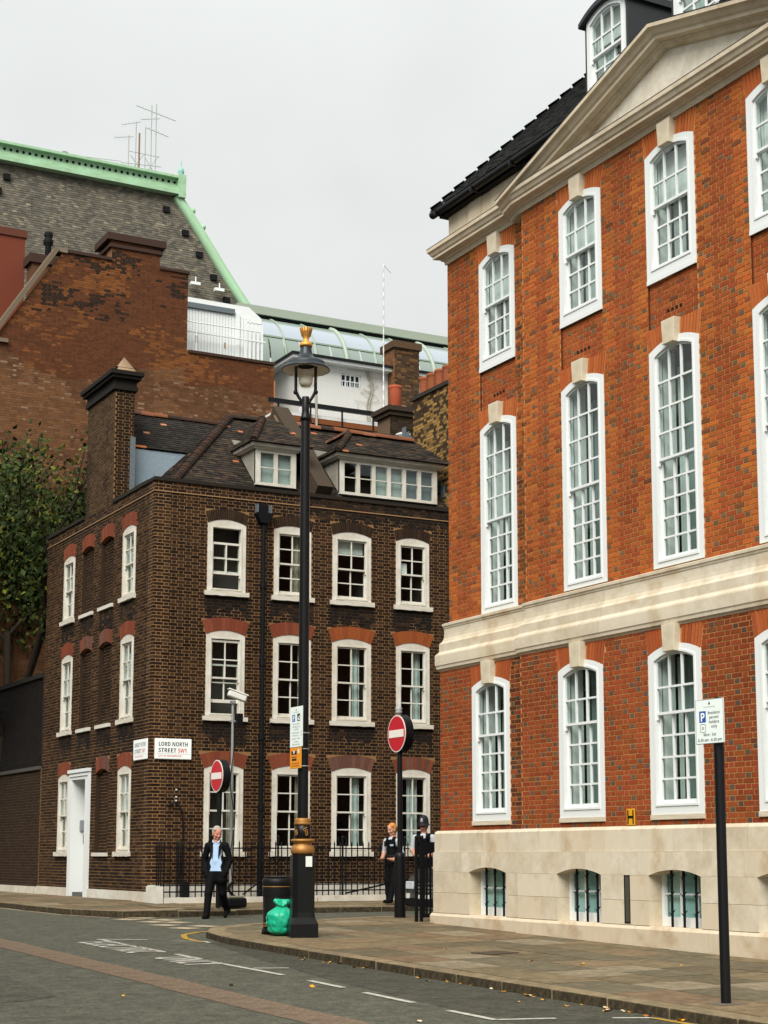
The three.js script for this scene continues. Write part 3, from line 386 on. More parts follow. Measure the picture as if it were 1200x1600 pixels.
  T.build(RED, 'roof_tile', 'roof_tiling', mat(1, 1, 1, .8, { bumpMap: tGrainB, bumpScale: .003 }), 120);
  P.build(RED, 'brick', 'brickwork', brickM, 300);
  // body behind the facades
  bx('building_body', mat(.2, .12, .08, .9), RED, 17.9, 25, 0, 13.45, EL + .3, ER - .3); bx('north_wall', mat(.30, .10, .05, .9, { map: tGrain }), RED, 15.05, 25, 0, 12.5, EL, EL + .3); bx('south_wall', mat(.30, .10, .05, .9, { map: tGrain }), RED, 15.05, 25, 0, 12.5, ER - .3, ER);
  // hydrant plate
  const hp = part('hydrant_plate', new RoundedBoxGeometry(.2, .24, .012, 2, .012), mat(.62, .30, .01, .5), RED); put(hp, FG, -20.0, 2.15, .02);
  const hk = part('hydrant_letter', merge([bxG(-.075, -.05, -.1, .1, 0, .004), bxG(.05, .075, -.1, .1, 0, .004), bxG(-.05, .05, -.018, .018, 0, .004)]), BLACKR, RED); put(hk, FG, -20.0, 2.15, .0265);
  seat(RED, 15, .3, -25.7);
}
// ---------- dark brick corner house ----------
const HOUSE = thing('corner_house', 'dark brown brick corner house with white sash windows and tiled dormer roof', 'building');
{
  const F = fr(0, -35, 0), L = fr(12.72, 0, -PI / 2), XE = 22.6, ZE = -43.25;
  const mortar = mat(.335, .185, .078, .95, { map: tGrain, bumpMap: tGrainB, bumpScale: .003 }), brickM = mat(1, 1, 1, .9, { map: tGrain, bumpMap: tGrainB, bumpScale: .004 }), P = new Pieces();
  const pal = [[.030, .0165, .010], [.022, .0125, .009], [.045, .024, .013], [.062, .034, .017], [.05, .022, .014]];
  // soot lies in ragged patches below the sills and along the parapet
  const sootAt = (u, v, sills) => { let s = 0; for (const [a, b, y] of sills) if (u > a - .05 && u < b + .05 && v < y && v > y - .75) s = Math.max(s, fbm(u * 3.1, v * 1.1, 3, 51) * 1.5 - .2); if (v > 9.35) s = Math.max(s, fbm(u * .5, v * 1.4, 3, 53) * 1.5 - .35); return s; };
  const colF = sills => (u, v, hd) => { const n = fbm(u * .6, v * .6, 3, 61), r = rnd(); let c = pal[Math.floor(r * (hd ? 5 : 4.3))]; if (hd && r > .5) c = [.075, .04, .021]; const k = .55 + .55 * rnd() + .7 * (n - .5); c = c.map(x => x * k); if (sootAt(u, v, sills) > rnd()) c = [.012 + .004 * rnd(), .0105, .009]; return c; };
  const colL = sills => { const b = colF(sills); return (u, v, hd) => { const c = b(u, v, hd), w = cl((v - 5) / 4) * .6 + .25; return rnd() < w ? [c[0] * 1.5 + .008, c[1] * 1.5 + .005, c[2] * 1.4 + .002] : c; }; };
  const rows = [[7.46, 9.14], [4.60, 6.57], [1.57, 3.53]], fc = [[14.01, 14.96], [15.67, 16.63], [17.19, 18.22], [18.90, 19.82]], R = .1;
  const lc = [[-41.75, -40.81], [-37.14, -36.21]], blank = [[-40.2, -39.29], [-38.71, -37.79]];
  const fh = [], lh = [], bh = [], fs = [], ls = [], fa = [], la = [];
  const archHole = (a, b, v, h, sp) => vc => vc > v - .02 && vc < v + h + .03 ? [a - sp * (vc - v) / h - .004, b + sp * (vc - v) / h + .004] : null;
  rows.forEach(([s, t], r) => {
    for (const [a, b] of fc) { fh.push(hole(a, b, s + .1, t, R)); fs.push([a - .07, b + .07, s]); fa.push(archHole(a, b, t, r ? .33 : .28, r ? .12 : .06)); }
    for (const [a, b] of lc) { lh.push(hole(a, b, s + .1, t, R)); ls.push([a - .07, b + .07, s]); la.push(archHole(a, b, t, .33, .05)); }
    blank.forEach(([a, b], i) => { if (r === 2 && i === 0) return; bh.push(hole(a, b, s + .08, t, R)); ls.push([a - .05, b + .05, s]); la.push(archHole(a, b, t, .33, .04)); });
  });
  const door = hole(-40.66, -39.1, .4, 3.68);
  wall(HOUSE, F, rect(12.72, XE, .3, 10.0), fh, -.005, .35, mortar); wall(HOUSE, L, rect(ZE, -35, .3, 10.0), [...lh, ...bh, door], -.005, .35, mortar);
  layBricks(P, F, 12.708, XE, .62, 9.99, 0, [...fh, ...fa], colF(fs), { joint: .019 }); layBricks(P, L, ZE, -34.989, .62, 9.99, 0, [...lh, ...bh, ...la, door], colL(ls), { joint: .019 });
  for (const h of bh) { fbx('recess_jamb', grainy(.05, .03, .018, .95), HOUSE, L, h.u0 - .002, h.u0 + .006, h.v0, h.v1 + .02, -.1, .0); wall(HOUSE, L, [[h.u0, h.v0], [h.u1, h.v0], ...arcPts(h.u0, h.u1, h.v1, R).reverse()], [], -.10, .2, mortar, 'blind_recess'); layBricks(P, L, h.u0, h.u1, h.v0, h.v1 + R, -.095, [], (u, v) => { const k = .6 + .8 * rnd(), d = fbm(u * 4, v * .9, 2, 66) > .55 ? .5 : 1; return [.035 * k * d, .02 * k * d, .012 * k * d]; }, { joint: .017 }); }
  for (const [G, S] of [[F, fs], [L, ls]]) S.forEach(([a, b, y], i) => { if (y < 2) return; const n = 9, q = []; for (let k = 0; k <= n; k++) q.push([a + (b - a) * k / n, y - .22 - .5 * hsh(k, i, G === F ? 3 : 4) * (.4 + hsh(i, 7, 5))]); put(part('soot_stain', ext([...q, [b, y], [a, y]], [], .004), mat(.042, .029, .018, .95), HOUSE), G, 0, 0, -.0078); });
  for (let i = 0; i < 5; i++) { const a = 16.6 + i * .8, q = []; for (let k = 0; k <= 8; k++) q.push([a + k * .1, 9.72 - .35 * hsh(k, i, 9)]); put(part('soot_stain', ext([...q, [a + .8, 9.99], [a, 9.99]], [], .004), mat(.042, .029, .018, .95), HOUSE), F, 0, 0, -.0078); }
  // stone string, coping, plinths
  fbx('string_course', mat(.40, .24, .12, .9, { map: tGrain }), HOUSE, F, 12.70, XE, 9.745, 9.768, -.05, .02); fbx('string_course', mat(.40, .24, .12, .9, { map: tGrain }), HOUSE, L, ZE, -34.98, 9.745, 9.768, -.05, .02);
  const cop = grainy(.032, .026, .019, .95, .006), copSeg = (G, a, b, w) => { let x = a; while (x < b - .02) { const l = Math.min(rr(.5, .8), b - x); fbx('coping_stone', cop, HOUSE, G, x + .002, x + l - .002, 9.995, 10.075 + rr(0, .012), -.36, .035); x += l; } };
  copSeg(F, 12.69, 20.7); copSeg(L, ZE, -40.1); copSeg(L, -37.9, -35.37);
  for (const [G, a, b] of [[L, -43.3, -40.68], [L, -39.08, -34.97], [F, 12.72, 22.4]]) { let x = a; while (x < b - .02) { const l = Math.min(rr(1.2, 2.2), b - x); fbx('plinth_block', WHITE_OLD[Math.floor(rnd() * 3)], HOUSE, G, x + .0015, x + l - .0015, .3, G === F ? .95 : .80, -.2, .045); x += l; } }
  bx('plinth_pier', WHITE_OLD[0], HOUSE, 12.66, 12.82, .4, .93, -34.92, -34.28);
  { let x = 12.83; while (x < 22) { const l = rr(1.6, 2.6); bx('area_coping', WHITE_OLD[Math.floor(rnd() * 3)], HOUSE, x + .01, x + l - .01, .42, .69 + rr(-.008, .008), -34.66, -34.28); x += l; } }
  // arches
  const dk = [[.028, .017, .011], [.045, .027, .016], [.035, .02, .012]].map(c => grainy(...c, .9)), reds = { n: [[.25, .062, .03], [.22, .058, .03], [.27, .075, .038]], o: [[.36, .095, .026], [.31, .08, .025]], m: [[.17, .085, .062], [.15, .07, .05], [.2, .09, .06]] }; for (const k in reds) reds[k] = reds[k].map(c => grainy(...c, .9));
  rows.forEach(([s, t], r) => {
    fc.forEach(([a, b], i) => { const c = (a + b) / 2, h = (b - a) / 2; if (r === 0) arch(HOUSE, F, c, t, h, R, .25, .06, 19, .004, dk, { gap: .012, topRise: R }); else arch(HOUSE, F, c, t, h, R, .3, .11, 10, .004, r === 1 ? (i < 2 ? reds.n : reds.o) : (i === 2 ? reds.m : i === 3 ? [...reds.n, ...reds.m] : reds.n), { gap: .003, topRise: R * .9 }); });
    lc.forEach(([a, b]) => arch(HOUSE, L, (a + b) / 2, t, (b - a) / 2, R, .31, .05, 9, .004, reds.n, { gap: .003, topRise: R }));
    blank.forEach(([a, b], i) => { if (r === 2 && i === 0) return; arch(HOUSE, L, (a + b) / 2, t, (b - a) / 2, R, .31, .04, 9, .004, r === 0 ? reds.n : [...reds.n, ...reds.m], { gap: .003, topRise: R }); fbx('blind_sill', WHITE_OLD[0], HOUSE, L, a - .06, b + .06, s, s + .085, -.1, .06); });
  });
  // sash windows
  const win = (G, a, b, s, t, o = {}) => { const w = windowUnit({ W: b - a, H: t - s - .1, rise: R, border: .125, bottom: .07, topB: .1, split: .5, cols: 2, rowsU: 2, rowsL: 2, mun: .026, depth: 2.6, fw: .0, beadW: 1, mat: WHITE_OLD[o.m || 0], sillMat: WHITE_OLD[1], sill: [.07, .105, .07], worn: .014, ...o }); HOUSE.add(w); put(w, G, (a + b) / 2, s + .1, 0); return w; };
  const cR = [[.24, .12, 0, 1.9, .12, CLOTHB], [.33, .12, 0, 1.9, .2, CLOTHB]], cP = [[.22, .2, 0, 1.9, .1, CLOTH]];
  const opt = [[{ dropU: .35, raiseL: .35 }, { cloth: [[.2, .22, 0, 1.6, .1, CLOTHB]], raiseL: .0 }, { blind: .3 }, {}], [{ raiseL: .26, dropU: .04 }, { cloth: [[.3, .08, 0, 1.8, .1, CLOTHB]] }, { cloth: cP, m: 1 }, { cloth: cP }], [{ cloth: cR }, { cloth: [[.28, .14, 0, 1.8, .1, CLOTHB]] }, { cloth: cP }, { cloth: [[.1, .3, 0, 1.8, .12, CLOTH]] }]];
  rows.forEach(([s, t], r) => { fc.forEach(([a, b], i) => win(F, a, b, s, t, opt[r][i])); lc.forEach(([a, b], i) => win(L, a, b, s, t, { cloth: [[-.15, .3, 0, 1.8, .12, CLOTH]], shutter: .15 })); });
  fbx('paper_notice', mat(.75, .76, .74, .9), HOUSE, F, 19.07, 19.26, 8.36, 8.62, -.12, -.118);
  // street door on the side wall
  { const d = new THREE.Group(); d.name = 'street_door'; HOUSE.add(d); put(d, L, -39.88, .6, 0); const h = 3.08;
    part('door_surround', ext([[-.78, -.15], [-.55, -.15], [-.55, 2.84], [.52, 2.84], [.52, -.15], [.78, -.15], [.78, h], [-.78, h]], [], .16), WHITE, d).position.z = -.10; part('cornice', merge([bxG(-.8, .8, h - .07, h + .01, -.1, .1), bxG(-.72, .72, h - .16, h - .12, .05, .085)]), WHITE, d);
    part('reveal', merge([bxG(-.62, -.55, -.2, 2.9, -.55, -.10), bxG(.52, .6, -.2, 2.9, -.55, -.10), bxG(-.6, .6, 2.84, 2.95, -.55, -.1)]), WHITE, d);
    const lf = part('door_leaf', ext(rect(-.56, .54, .12, 2.85), [rect(-.42, -.05, 1.55, 2.6), rect(.05, .42, 1.55, 2.6), rect(-.42, -.05, .35, 1.3), rect(.05, .42, .35, 1.3)], .03), WHITE, d); lf.position.z = -.45; part('door_panel', bxG(-.55, .53, .12, 2.85, -.48, -.46), WHITE, d);
    part('step', bxG(-.55, .52, -.3, .1, -.5, -.02), mat(.2, .21, .2, .9, { map: tPave }), d); const ic = part('intercom', new RoundedBoxGeometry(.15, .28, .06, 2, .02), mat(.2, .22, .23, .5), d); ic.rotation.y = PI / 2; ic.position.set(-.52, 1.72, -.24); part('key_pull', bxG(-.55, -.52, 1.28, 1.5, -.3, -.27), BLACK, d); }
  // rain water pipe with hopper head
  { const g = new THREE.Group(); g.name = 'drainpipe'; HOUSE.add(g); g.position.set(15.36, 0, -34.9); part('pipe', cyl(.052, .052, .62, 9.3, 12), IRON, g); for (const y of [1.0, 2.6, 4.2, 5.9, 7.7]) part('collar', cyl(.075, .075, y, y + .14, 12), IRON, g); part('hopper', ext([[-.1, 9.22], [.1, 9.22], [.2, 9.42], [.2, 9.46], [-.2, 9.46], [-.2, 9.42]], [], .2), IRON, g).position.z = -.1; for (const s of [-1, 1]) { const q = part('lead_cheek', bxG(-.012, .012, 9.44, 9.66, -.09, .06), LEAD, g); q.position.x = s * .17; } part('outlet', bxG(-.12, .12, 9.46, 9.7, -.1, -.06), BLACKR, g); }
  { const m = part('wall_pipe', tube([[13.15, 2.68, -34.96], [13.3, 2.74, -34.9], [13.42, 2.62, -34.88], [13.47, 2.3, -34.87], [13.47, 1.2, -34.87]], .022, 30, 6), IRON, HOUSE); for (const [x, y] of [[13.32, 3.02], [13.32, 2.86], [13.32, 2.78]]) bx('fixing', WHITE, HOUSE, x, x + .03, y, y + .03, -34.97, -34.94); }
  // street name plates
  const plate = (G, u, v, w, lines, nm) => { const c = document.createElement('canvas'); c.width = 768; c.height = 400; const x = c.getContext('2d'); x.fillStyle = '#e9eeec'; x.fillRect(0, 0, 768, 400); x.textBaseline = 'alphabetic'; x.textAlign = 'left'; x.fillStyle = '#1d2624'; const fit = (t, px, py, mw, h) => { x.save(); x.font = 'bold ' + h + 'px sans-serif'; const k = Math.min(1, mw / x.measureText(t).width); x.translate(px, py); x.scale(k, 1); x.fillText(t, 0, 0); x.restore(); }; fit(lines[0], 62, 142, 640, 118); fit(lines[1], 62, 272, 390, 118); x.fillStyle = '#c0392b'; fit('SW1', 482, 272, 200, 118); x.fillStyle = '#3a4442'; x.fillRect(20, 300, 728, 4); x.fillStyle = '#c0392b'; fit('CITY OF WESTMINSTER', 62, 362, 500, 48); const t = new THREE.CanvasTexture(c); t.colorSpace = THREE.SRGBColorSpace; const g = new THREE.Group(); g.name = 'street_name_plate'; HOUSE.add(g); put(g, G, u, v, 0); part('plate_back', new RoundedBoxGeometry(w, .46, .03, 2, .014), mat(.72, .75, .74, .4), g).position.z = .03; const pf = part('plate_face', new THREE.PlaneGeometry(w - .03, .43), mat(1, 1, 1, .35, { map: t }), g); pf.position.z = .0465; tag(g, nm); };
  plate(F, 13.25, 3.93, .87, ['LORD NORTH', 'STREET'], 'white street name plate facing the camera'); plate(L, -35.52, 3.93, .9, ['GREAT PETER', 'STREET'], 'white street name plate on the side wall');
  // roofs
  const T = new Pieces(), tc = (mossy) => (u, s) => { const k = .55 + .8 * rnd(), r = rnd(); if (r > .988) return [.34, .12, .055]; return mossy && r < .4 ? [.045 * k, .032 * k, .021 * k] : [.026 * k, .021 * k, .017 * k]; };
  const under = grainy(.02, .017, .014, .95); const quad = (name, mater, ...p) => { const a = p.length === 3 ? [0, 1, 2] : [0, 1, 2, 0, 2, 3], pos = a.flatMap(i => p[i]); const g = new THREE.BufferGeometry(); g.setAttribute('position', new THREE.Float32BufferAttribute(pos, 3)); g.setAttribute('uv', new THREE.Float32BufferAttribute(a.flatMap(i => [p[i][0] + p[i][2], p[i][1]]), 2)); g.computeVertexNormals(); mater.side = THREE.DoubleSide; return part(name, g, mater, HOUSE); };
  const zE = -35.38, yE = 9.98, zR = -37.92, yR = 12.46, xH = 13.2, xR = 15.72, sl = (yR - yE) / (zE - zR), tl = Math.hypot(1, sl), S = new V3(0, sl, -1).divideScalar(tl), SL = (zE - zR) * tl;
  quad('roof_slope', under, [xH, yE, zE], [22.6, yE, zE], [22.6, yR, zR], [xR, yR, zR]); quad('roof_slope', under, [xH, yE, zE], [xR, yR, zR], [xH, yE, zR - (zE - zR)]); quad('roof_slope', under, [22.6, yR, zR], [22.6, yE, zR - 2.54], [xH, yE, zR - 2.54], [xR, yR, zR]);
  tiles(T, new V3(0, yE, zE), new V3(1, 0, 0), S, (u, s) => { const d = s / tl; if (u < xH + d * (xR - xH) / (zE - zR) || u > 20.72) return false; if (u > 15.45 && u < 16.5 && s < 1.4) return false; if (u > 17.7 && u < 20.4 && s < 1.4) return false; return true; }, xH, 20.8, 0, SL, .1, .165, tc(true));
  { const SLt = new V3(xR - xH, yR - yE, 0), l2 = SLt.length(); SLt.divideScalar(l2); tiles(T, new V3(xH, yE, 0), new V3(0, 0, 1), SLt, (u, s) => { const d = s / l2 * 2.54; return u < zE - d && u > zR - 2.54 + d; }, zR - 2.54, zE, 0, l2, .1, .165, tc(true)); }
  const rTile = [[.04, .026, .018], [.05, .034, .024], [.06, .03, .02]].map(c => grainy(...c, .9)), oTile = [[.26, .095, .045], [.22, .085, .045], [.12, .07, .05], [.3, .12, .06]].map(c => grainy(...c, .9));
  const ridge = (a, b, r, mats, name, step, sag = 0) => { const A = new V3(...a), Bv = new V3(...b), d = Bv.clone().sub(A), n = Math.round(d.length() / step); d.normalize(); for (let i = 0; i < n; i++) { const g = new THREE.CylinderGeometry(r, r * 1.12, step * 1.08, 9, 1, false, -PI / 2, PI); const m = part(name, g, mats[Math.floor(rnd() * mats.length)], HOUSE); m.material.side = THREE.DoubleSide; m.position.copy(A).addScaledVector(d, (i + .5) * step); m.position.y += rr(-.01, .01); const zx = new V3(0, 1, 0).addScaledVector(d, -d.y).normalize(), xx = d.clone().cross(zx); m.quaternion.setFromRotationMatrix(new THREE.Matrix4().makeBasis(xx, d, zx)); } };
  ridge([xH + .05, yE + .03, zE - .02], [xR, yR + .04, zR], .11, rTile, 'hip_tile', .13); ridge([xR, yR + .03, zR], [16.95, yR + .03, zR], .12, rTile, 'ridge_tile', .35); ridge([17.1, yR + .03, zR], [20.7, yR + .03, zR], .12, [...oTile, ...rTile], 'ridge_tile', .38);
  { const m = part('party_coping', ext([[0, -.3], [3.7, -.3], [3.7, .06], [0, .06]], [], .42), grainy(.075, .055, .038, .95, .006), HOUSE), d = new V3(0, sl, -1).normalize(), x = new V3(-1, 0, 0); m.position.set(17.25, yE + .12, zE + .1); m.quaternion.setFromRotationMatrix(new THREE.Matrix4().makeBasis(d, d.clone().cross(x).negate().multiplyScalar(1), d.clone().cross(d.clone().cross(x).negate()))); const m2 = part('timber_batten', boxG(.05, .05, 2.9), grainy(.3, .19, .1, .9), HOUSE); m2.position.set(16.83, yE + 1.62, zE - 1.2); m2.lookAt(16.83, yE + 1.62 + sl, zE - 2.2); }
  // dormers
  const dormer = (x0, x1, e0, e1, ax0, ax1, yA, zA, lights, nm) => {
    const z = -35.6, y0 = 10.3, y1 = 11.17, yc = 11.29, f = new THREE.Group(); f.name = 'dormer_window'; HOUSE.add(f); const W = x1 - x0, n = lights.length, cw = (W - .16) / n, holes = [], bars = [];
    for (let i = 0; i < n; i++) { const a = .08 + i * cw + .05, b = .08 + (i + 1) * cw - .05; holes.push(rect(a, b, .07, y1 - y0 - .08)); bars.push(bxG(a, b, (y1 - y0) / 2 - .012, (y1 - y0) / 2 + .012, -.04, -.01)); }
    f.position.set(x0, y0, z); part('frame', ext(rect(0, W, 0, y1 - y0), holes, .08), WHITE_OLD[0], f).position.z = -.08; part('glazing_bar', merge(bars), WHITE_OLD[0], f);
    for (let i = 0; i < n; i++) { const a = .08 + i * cw + .045; for (const [q0, q1] of [[.065, (y1 - y0) / 2], [(y1 - y0) / 2, y1 - y0 - .075]]) { const p = part('pane', UB, GLASS, f); p.position.set(a + (cw - .09) / 2, (q0 + q1) / 2, -.03); p.scale.set(cw - .09, q1 - q0, .004); } if (lights[i]) part('blind', bxG(a - .03, a + cw - .06, .05, y1 - y0 - .06, -.16, -.15), lights[i] > 1 ? mat(.14, .165, .165, .9) : mat(.42, .47, .45, .9), f); }
    part('interior', merge([bxG(.05, W - .05, 0, y1 - y0, -.9, -.88), bxG(.05, W - .05, -.02, 0, -.9, -.09), bxG(.05, W - .05, y1 - y0, y1 - y0 + .02, -.9, -.09), bxG(.05, .065, 0, y1 - y0, -.9, -.09), bxG(W - .065, W - .05, 0, y1 - y0, -.9, -.09)]), ROOM, f); tag(f, nm);
    put(part('eaves_cornice', sweep([[-.1, y1 - .005], [.03, y1 - .005], [.05, y1 + .03], [.13, y1 + .05], [.15, yc], [-.1, yc]], x0 - .02, x1 + .02, 1, 1), WHITE_OLD[0], HOUSE), fr(0, z, 0), 0, 0, 0);
    for (const s of [0, 1]) { const x = s ? x1 : x0; const m = part('dormer_cheek', ext([[0, y0], [1.5, y1 + .55], [0, yc]], [], .05), mat(.36, .355, .31, .9, { map: tStone }), HOUSE); m.rotation.y = PI / 2; m.position.set(x + (s ? -.05 : 0), 0, z - .02); m.scale.set(1, 1, 1); }
    put(part('side_cornice', sweep([[0, y1], [.04, y1], [.12, y1 + .05], [.14, yc], [0, yc]], -1.1, 0, 0, 1), WHITE_OLD[0], HOUSE), fr(x0 - .02, z, -PI / 2), 0, 0, 0);
    // hipped roof: front slope and left slope
    const zf = z + .2, dz = zf - zA, sF = (yA - yc) / dz, A = [e0, yc, zf], B = [e1, yc, zf], C = [ax1, yA, zA], D = [ax0, yA, zA], E0 = [e0, yc, zf - 1.6], E1 = [e1, yc, zf - 1.6], bk = zR - .1;
    quad('dormer_roof', under, A, B, C, D); quad('dormer_roof', under, E0, A, D, [ax0, yA, bk]); quad('dormer_roof', under, B, E1, [ax1, yA, bk], C); quad('dormer_roof', under, [ax0, yA, bk], [ax1, yA, bk], C, D); quad('dormer_soffit', under, [e0, yc + .002, zf], [e1, yc + .002, zf], E1, E0);
    const tf = Math.hypot(1, sF); tiles(T, new V3(0, yc, zf), new V3(1, 0, 0), new V3(0, sF, -1).divideScalar(tf), (u, s) => { const t = s / (dz * tf); return u > e0 + (ax0 - e0) * t && u < e1 + (ax1 - e1) * t; }, e0, e1, 0, dz * tf, .1, .165, tc(true));
    const sL = (yA - yc) / (ax0 - e0), tl2 = Math.hypot(1, sL); tiles(T, new V3(e0, yc, 0), new V3(0, 0, 1), new V3(1, sL, 0).divideScalar(tl2), (u, s) => u < zf - s / tl2 * dz / (ax0 - e0), bk, zf, 0, (ax0 - e0) * tl2, .1, .165, tc(true));
    ridge([e0 + .04, yc + .03, zf], [ax0, yA + .03, zA], .085, rTile, 'hip_tile', .11);
  };
  dormer(15.44, 16.5, 15.26, 16.86, 16.02, 16.4, 12.14, -36.55, [1, 1], 'white two light dormer window'); dormer(17.67, 20.40, 17.48, 20.62, 18.28, 20.2, 11.98, -36.3, [0, 0, 1, 1, 2, 2], 'white six light dormer window');
  ridge([18.28, 12.02, -36.3], [20.2, 12.02, -36.3], .1, oTile, 'ridge_tile', .36); ridge([18.28, 12.02, -36.3], [18.28, 12.02, -37.6], .1, oTile, 'ridge_tile', .36);
  // rear wing roof over a lead-clad upstand
  { const z0 = -38.4, y0 = 11.56, z1 = -39.5, y1 = 12.67, s2 = (y1 - y0) / (z0 - z1), t2 = Math.hypot(1, s2); quad('roof_slope', under, [13.2, y0, z0], [18, y0, z0], [18, y1, z1], [13.2, y1, z1]); quad('roof_slope', under, [13.2, y1, z1], [18, y1, z1], [18, 10, -40.2], [13.2, 10, -40.2]); tiles(T, new V3(0, y0, z0 + .05), new V3(1, 0, 0), new V3(0, s2, -1).divideScalar(t2), () => true, 13.2, 17.5, 0, 1.6, .1, .165, (u, s) => { const n = vn(u * 2.3, s * 4, 91); if (n > .86 || (u > 14.6 && u < 15.4 && n > .72)) return rnd() > .5 ? [.42, .13, .045] : [.38, .17, .09]; const k = .6 + .7 * rnd(); return [.022 * k, .019 * k, .016 * k]; }); bx('lead_upstand', mat(.22, .285, .33, .5, { bumpMap: tStone, bumpScale: .03 }), HOUSE, 13.2, 17, 9.8, y0 - .03, -38.5, -38.36); bx('lead_apron', mat(.19, .25, .29, .5, { bumpMap: tStone, bumpScale: .03 }), HOUSE, 12.9, 14.2, 9.9, 10.72, -38.36, -38.2); ridge([13.2, y1 + .03, z1], [17, y1 + .03, z1], .11, [...rTile, ...rTile, ...oTile], 'ridge_tile', .36); bx('rear_wall', mat(.06, .035, .02, .9), HOUSE, 12.9, 20, .5, 9.9, -43.2, -43.0); }
  // side chimney stack, its left face coloured paler as if lit
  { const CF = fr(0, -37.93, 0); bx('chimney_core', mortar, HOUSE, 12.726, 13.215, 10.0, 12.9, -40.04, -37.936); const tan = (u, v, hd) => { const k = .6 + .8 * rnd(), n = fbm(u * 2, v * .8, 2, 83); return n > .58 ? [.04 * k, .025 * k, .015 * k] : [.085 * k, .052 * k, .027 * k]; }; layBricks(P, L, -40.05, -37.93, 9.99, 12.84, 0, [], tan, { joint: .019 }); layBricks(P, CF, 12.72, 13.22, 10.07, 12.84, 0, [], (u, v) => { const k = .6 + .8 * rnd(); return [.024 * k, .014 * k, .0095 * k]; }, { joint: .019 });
    const ck = grainy(.022, .019, .016, .95); bx('chimney_band', ck, HOUSE, 12.66, 13.28, 12.84, 12.95, -40.1, -37.87); bx('chimney_band', ck, HOUSE, 12.69, 13.25, 12.95, 13.12, -40.07, -37.9); bx('chimney_cap', ck, HOUSE, 12.6, 13.34, 13.12, 13.2, -40.17, -37.8); bx('chimney_cap', ck, HOUSE, 12.55, 13.39, 13.2, 13.3, -40.22, -37.75);
    const pots = grainy(.36, .25, .15, .9); const pyr = new THREE.ConeGeometry(.37, .42, 4); pyr.rotateY(PI / 4); for (let i = 0; i < 5; i++) { const z = -38.1 - i * .44; const m = part(i ? 'flue_tile' : 'flaunching', pyr, i ? grainy(.16, .1, .06, .9) : pots, HOUSE); m.position.set(12.98, i ? 13.46 : 13.52, z); m.scale.set(i ? .75 : 1, i ? .8 : 1, i ? .45 : .9); bx('flue_block', ck, HOUSE, 12.72, 13.24, 13.3, i ? 13.36 : 13.42, z - .18, z + .18); }
    for (let k = 0; k < 9; k++) bx('stepped_flashing', LEAD, HOUSE, 13.12 - .0, 13.25, 10.35 + k * .15, 10.5 + k * .15, -37.955, -37.91); }
  T.build(HOUSE, 'roof_tile', 'roof_tiling', mat(1, 1, 1, .9, { bumpMap: tGrainB, bumpScale: .004 }), 300);
  P.build(HOUSE, 'brick', 'brickwork', brickM, 300);
  bx('flat_floor', ROOM, HOUSE, 13.1, 22, 9.85, 9.95, -43, -35.35); bx('inner_core', mat(.2, .18, .15, .9), HOUSE, 15.8, 22, .6, 9.8, -42.9, -38.3);
  seat(HOUSE, 12.72, .6, -35);
}
// railings of the corner house area
{
  const R = thing('area_railings', 'black spear topped iron railings before the dark brick house', 'railings');
  bx('top_rail', IRON, R, 12.84, 21.5, 1.735, 1.765, -34.5, -34.46); bx('bottom_rail', IRON, R, 12.84, 21.5, .79, .82, -34.5, -34.46); bx('middle_rail', IRON, R, 12.84, 21.5, .93, .955, -34.5, -34.46);
  const barG = merge([cyl(.014, .014, .69, 1.84, 6), (() => { const c = new THREE.ConeGeometry(.022, .1, 6); c.translate(0, 1.88, 0); return c; })()]);
  for (let x = 12.9, i = 0; x < 20.8; x += .147, i++) { const b = part('bar', barG, IRON, R); b.position.set(x, 0, -34.48); if (i % 11 === 7) { const p = part('standard', cyl(.025, .025, .6, 1.97, 8), IRON, R); p.position.set(x + .06, 0, -34.48); part('finial', new THREE.SphereGeometry(.04, 10, 8), IRON, R).position.set(x + .06, 2.0, -34.48); } }
  for (let z = -34.56; z > -34.95; z -= .13) { const b = part('bar', barG, IRON, R); b.position.set(12.86, 0, z); const c = part('bar', barG, IRON, R); c.position.set(13.36, 0, z); } bx('top_rail', IRON, R, 12.845, 12.875, 1.737, 1.763, -34.95, -34.5); bx('newel_post', IRON, R, 13.33, 13.48, .66, 1.02, -34.6, -34.44);
  for (const [xa, xb] of [[14.75, 15.2], [17.3, 18.6]]) part('stay', tube([[xa, .74, -34.45], [xb, .95, -34.75]], .02, 4, 6), IRON, R);
  seat(R, 12.86, .69, -34.48);
}
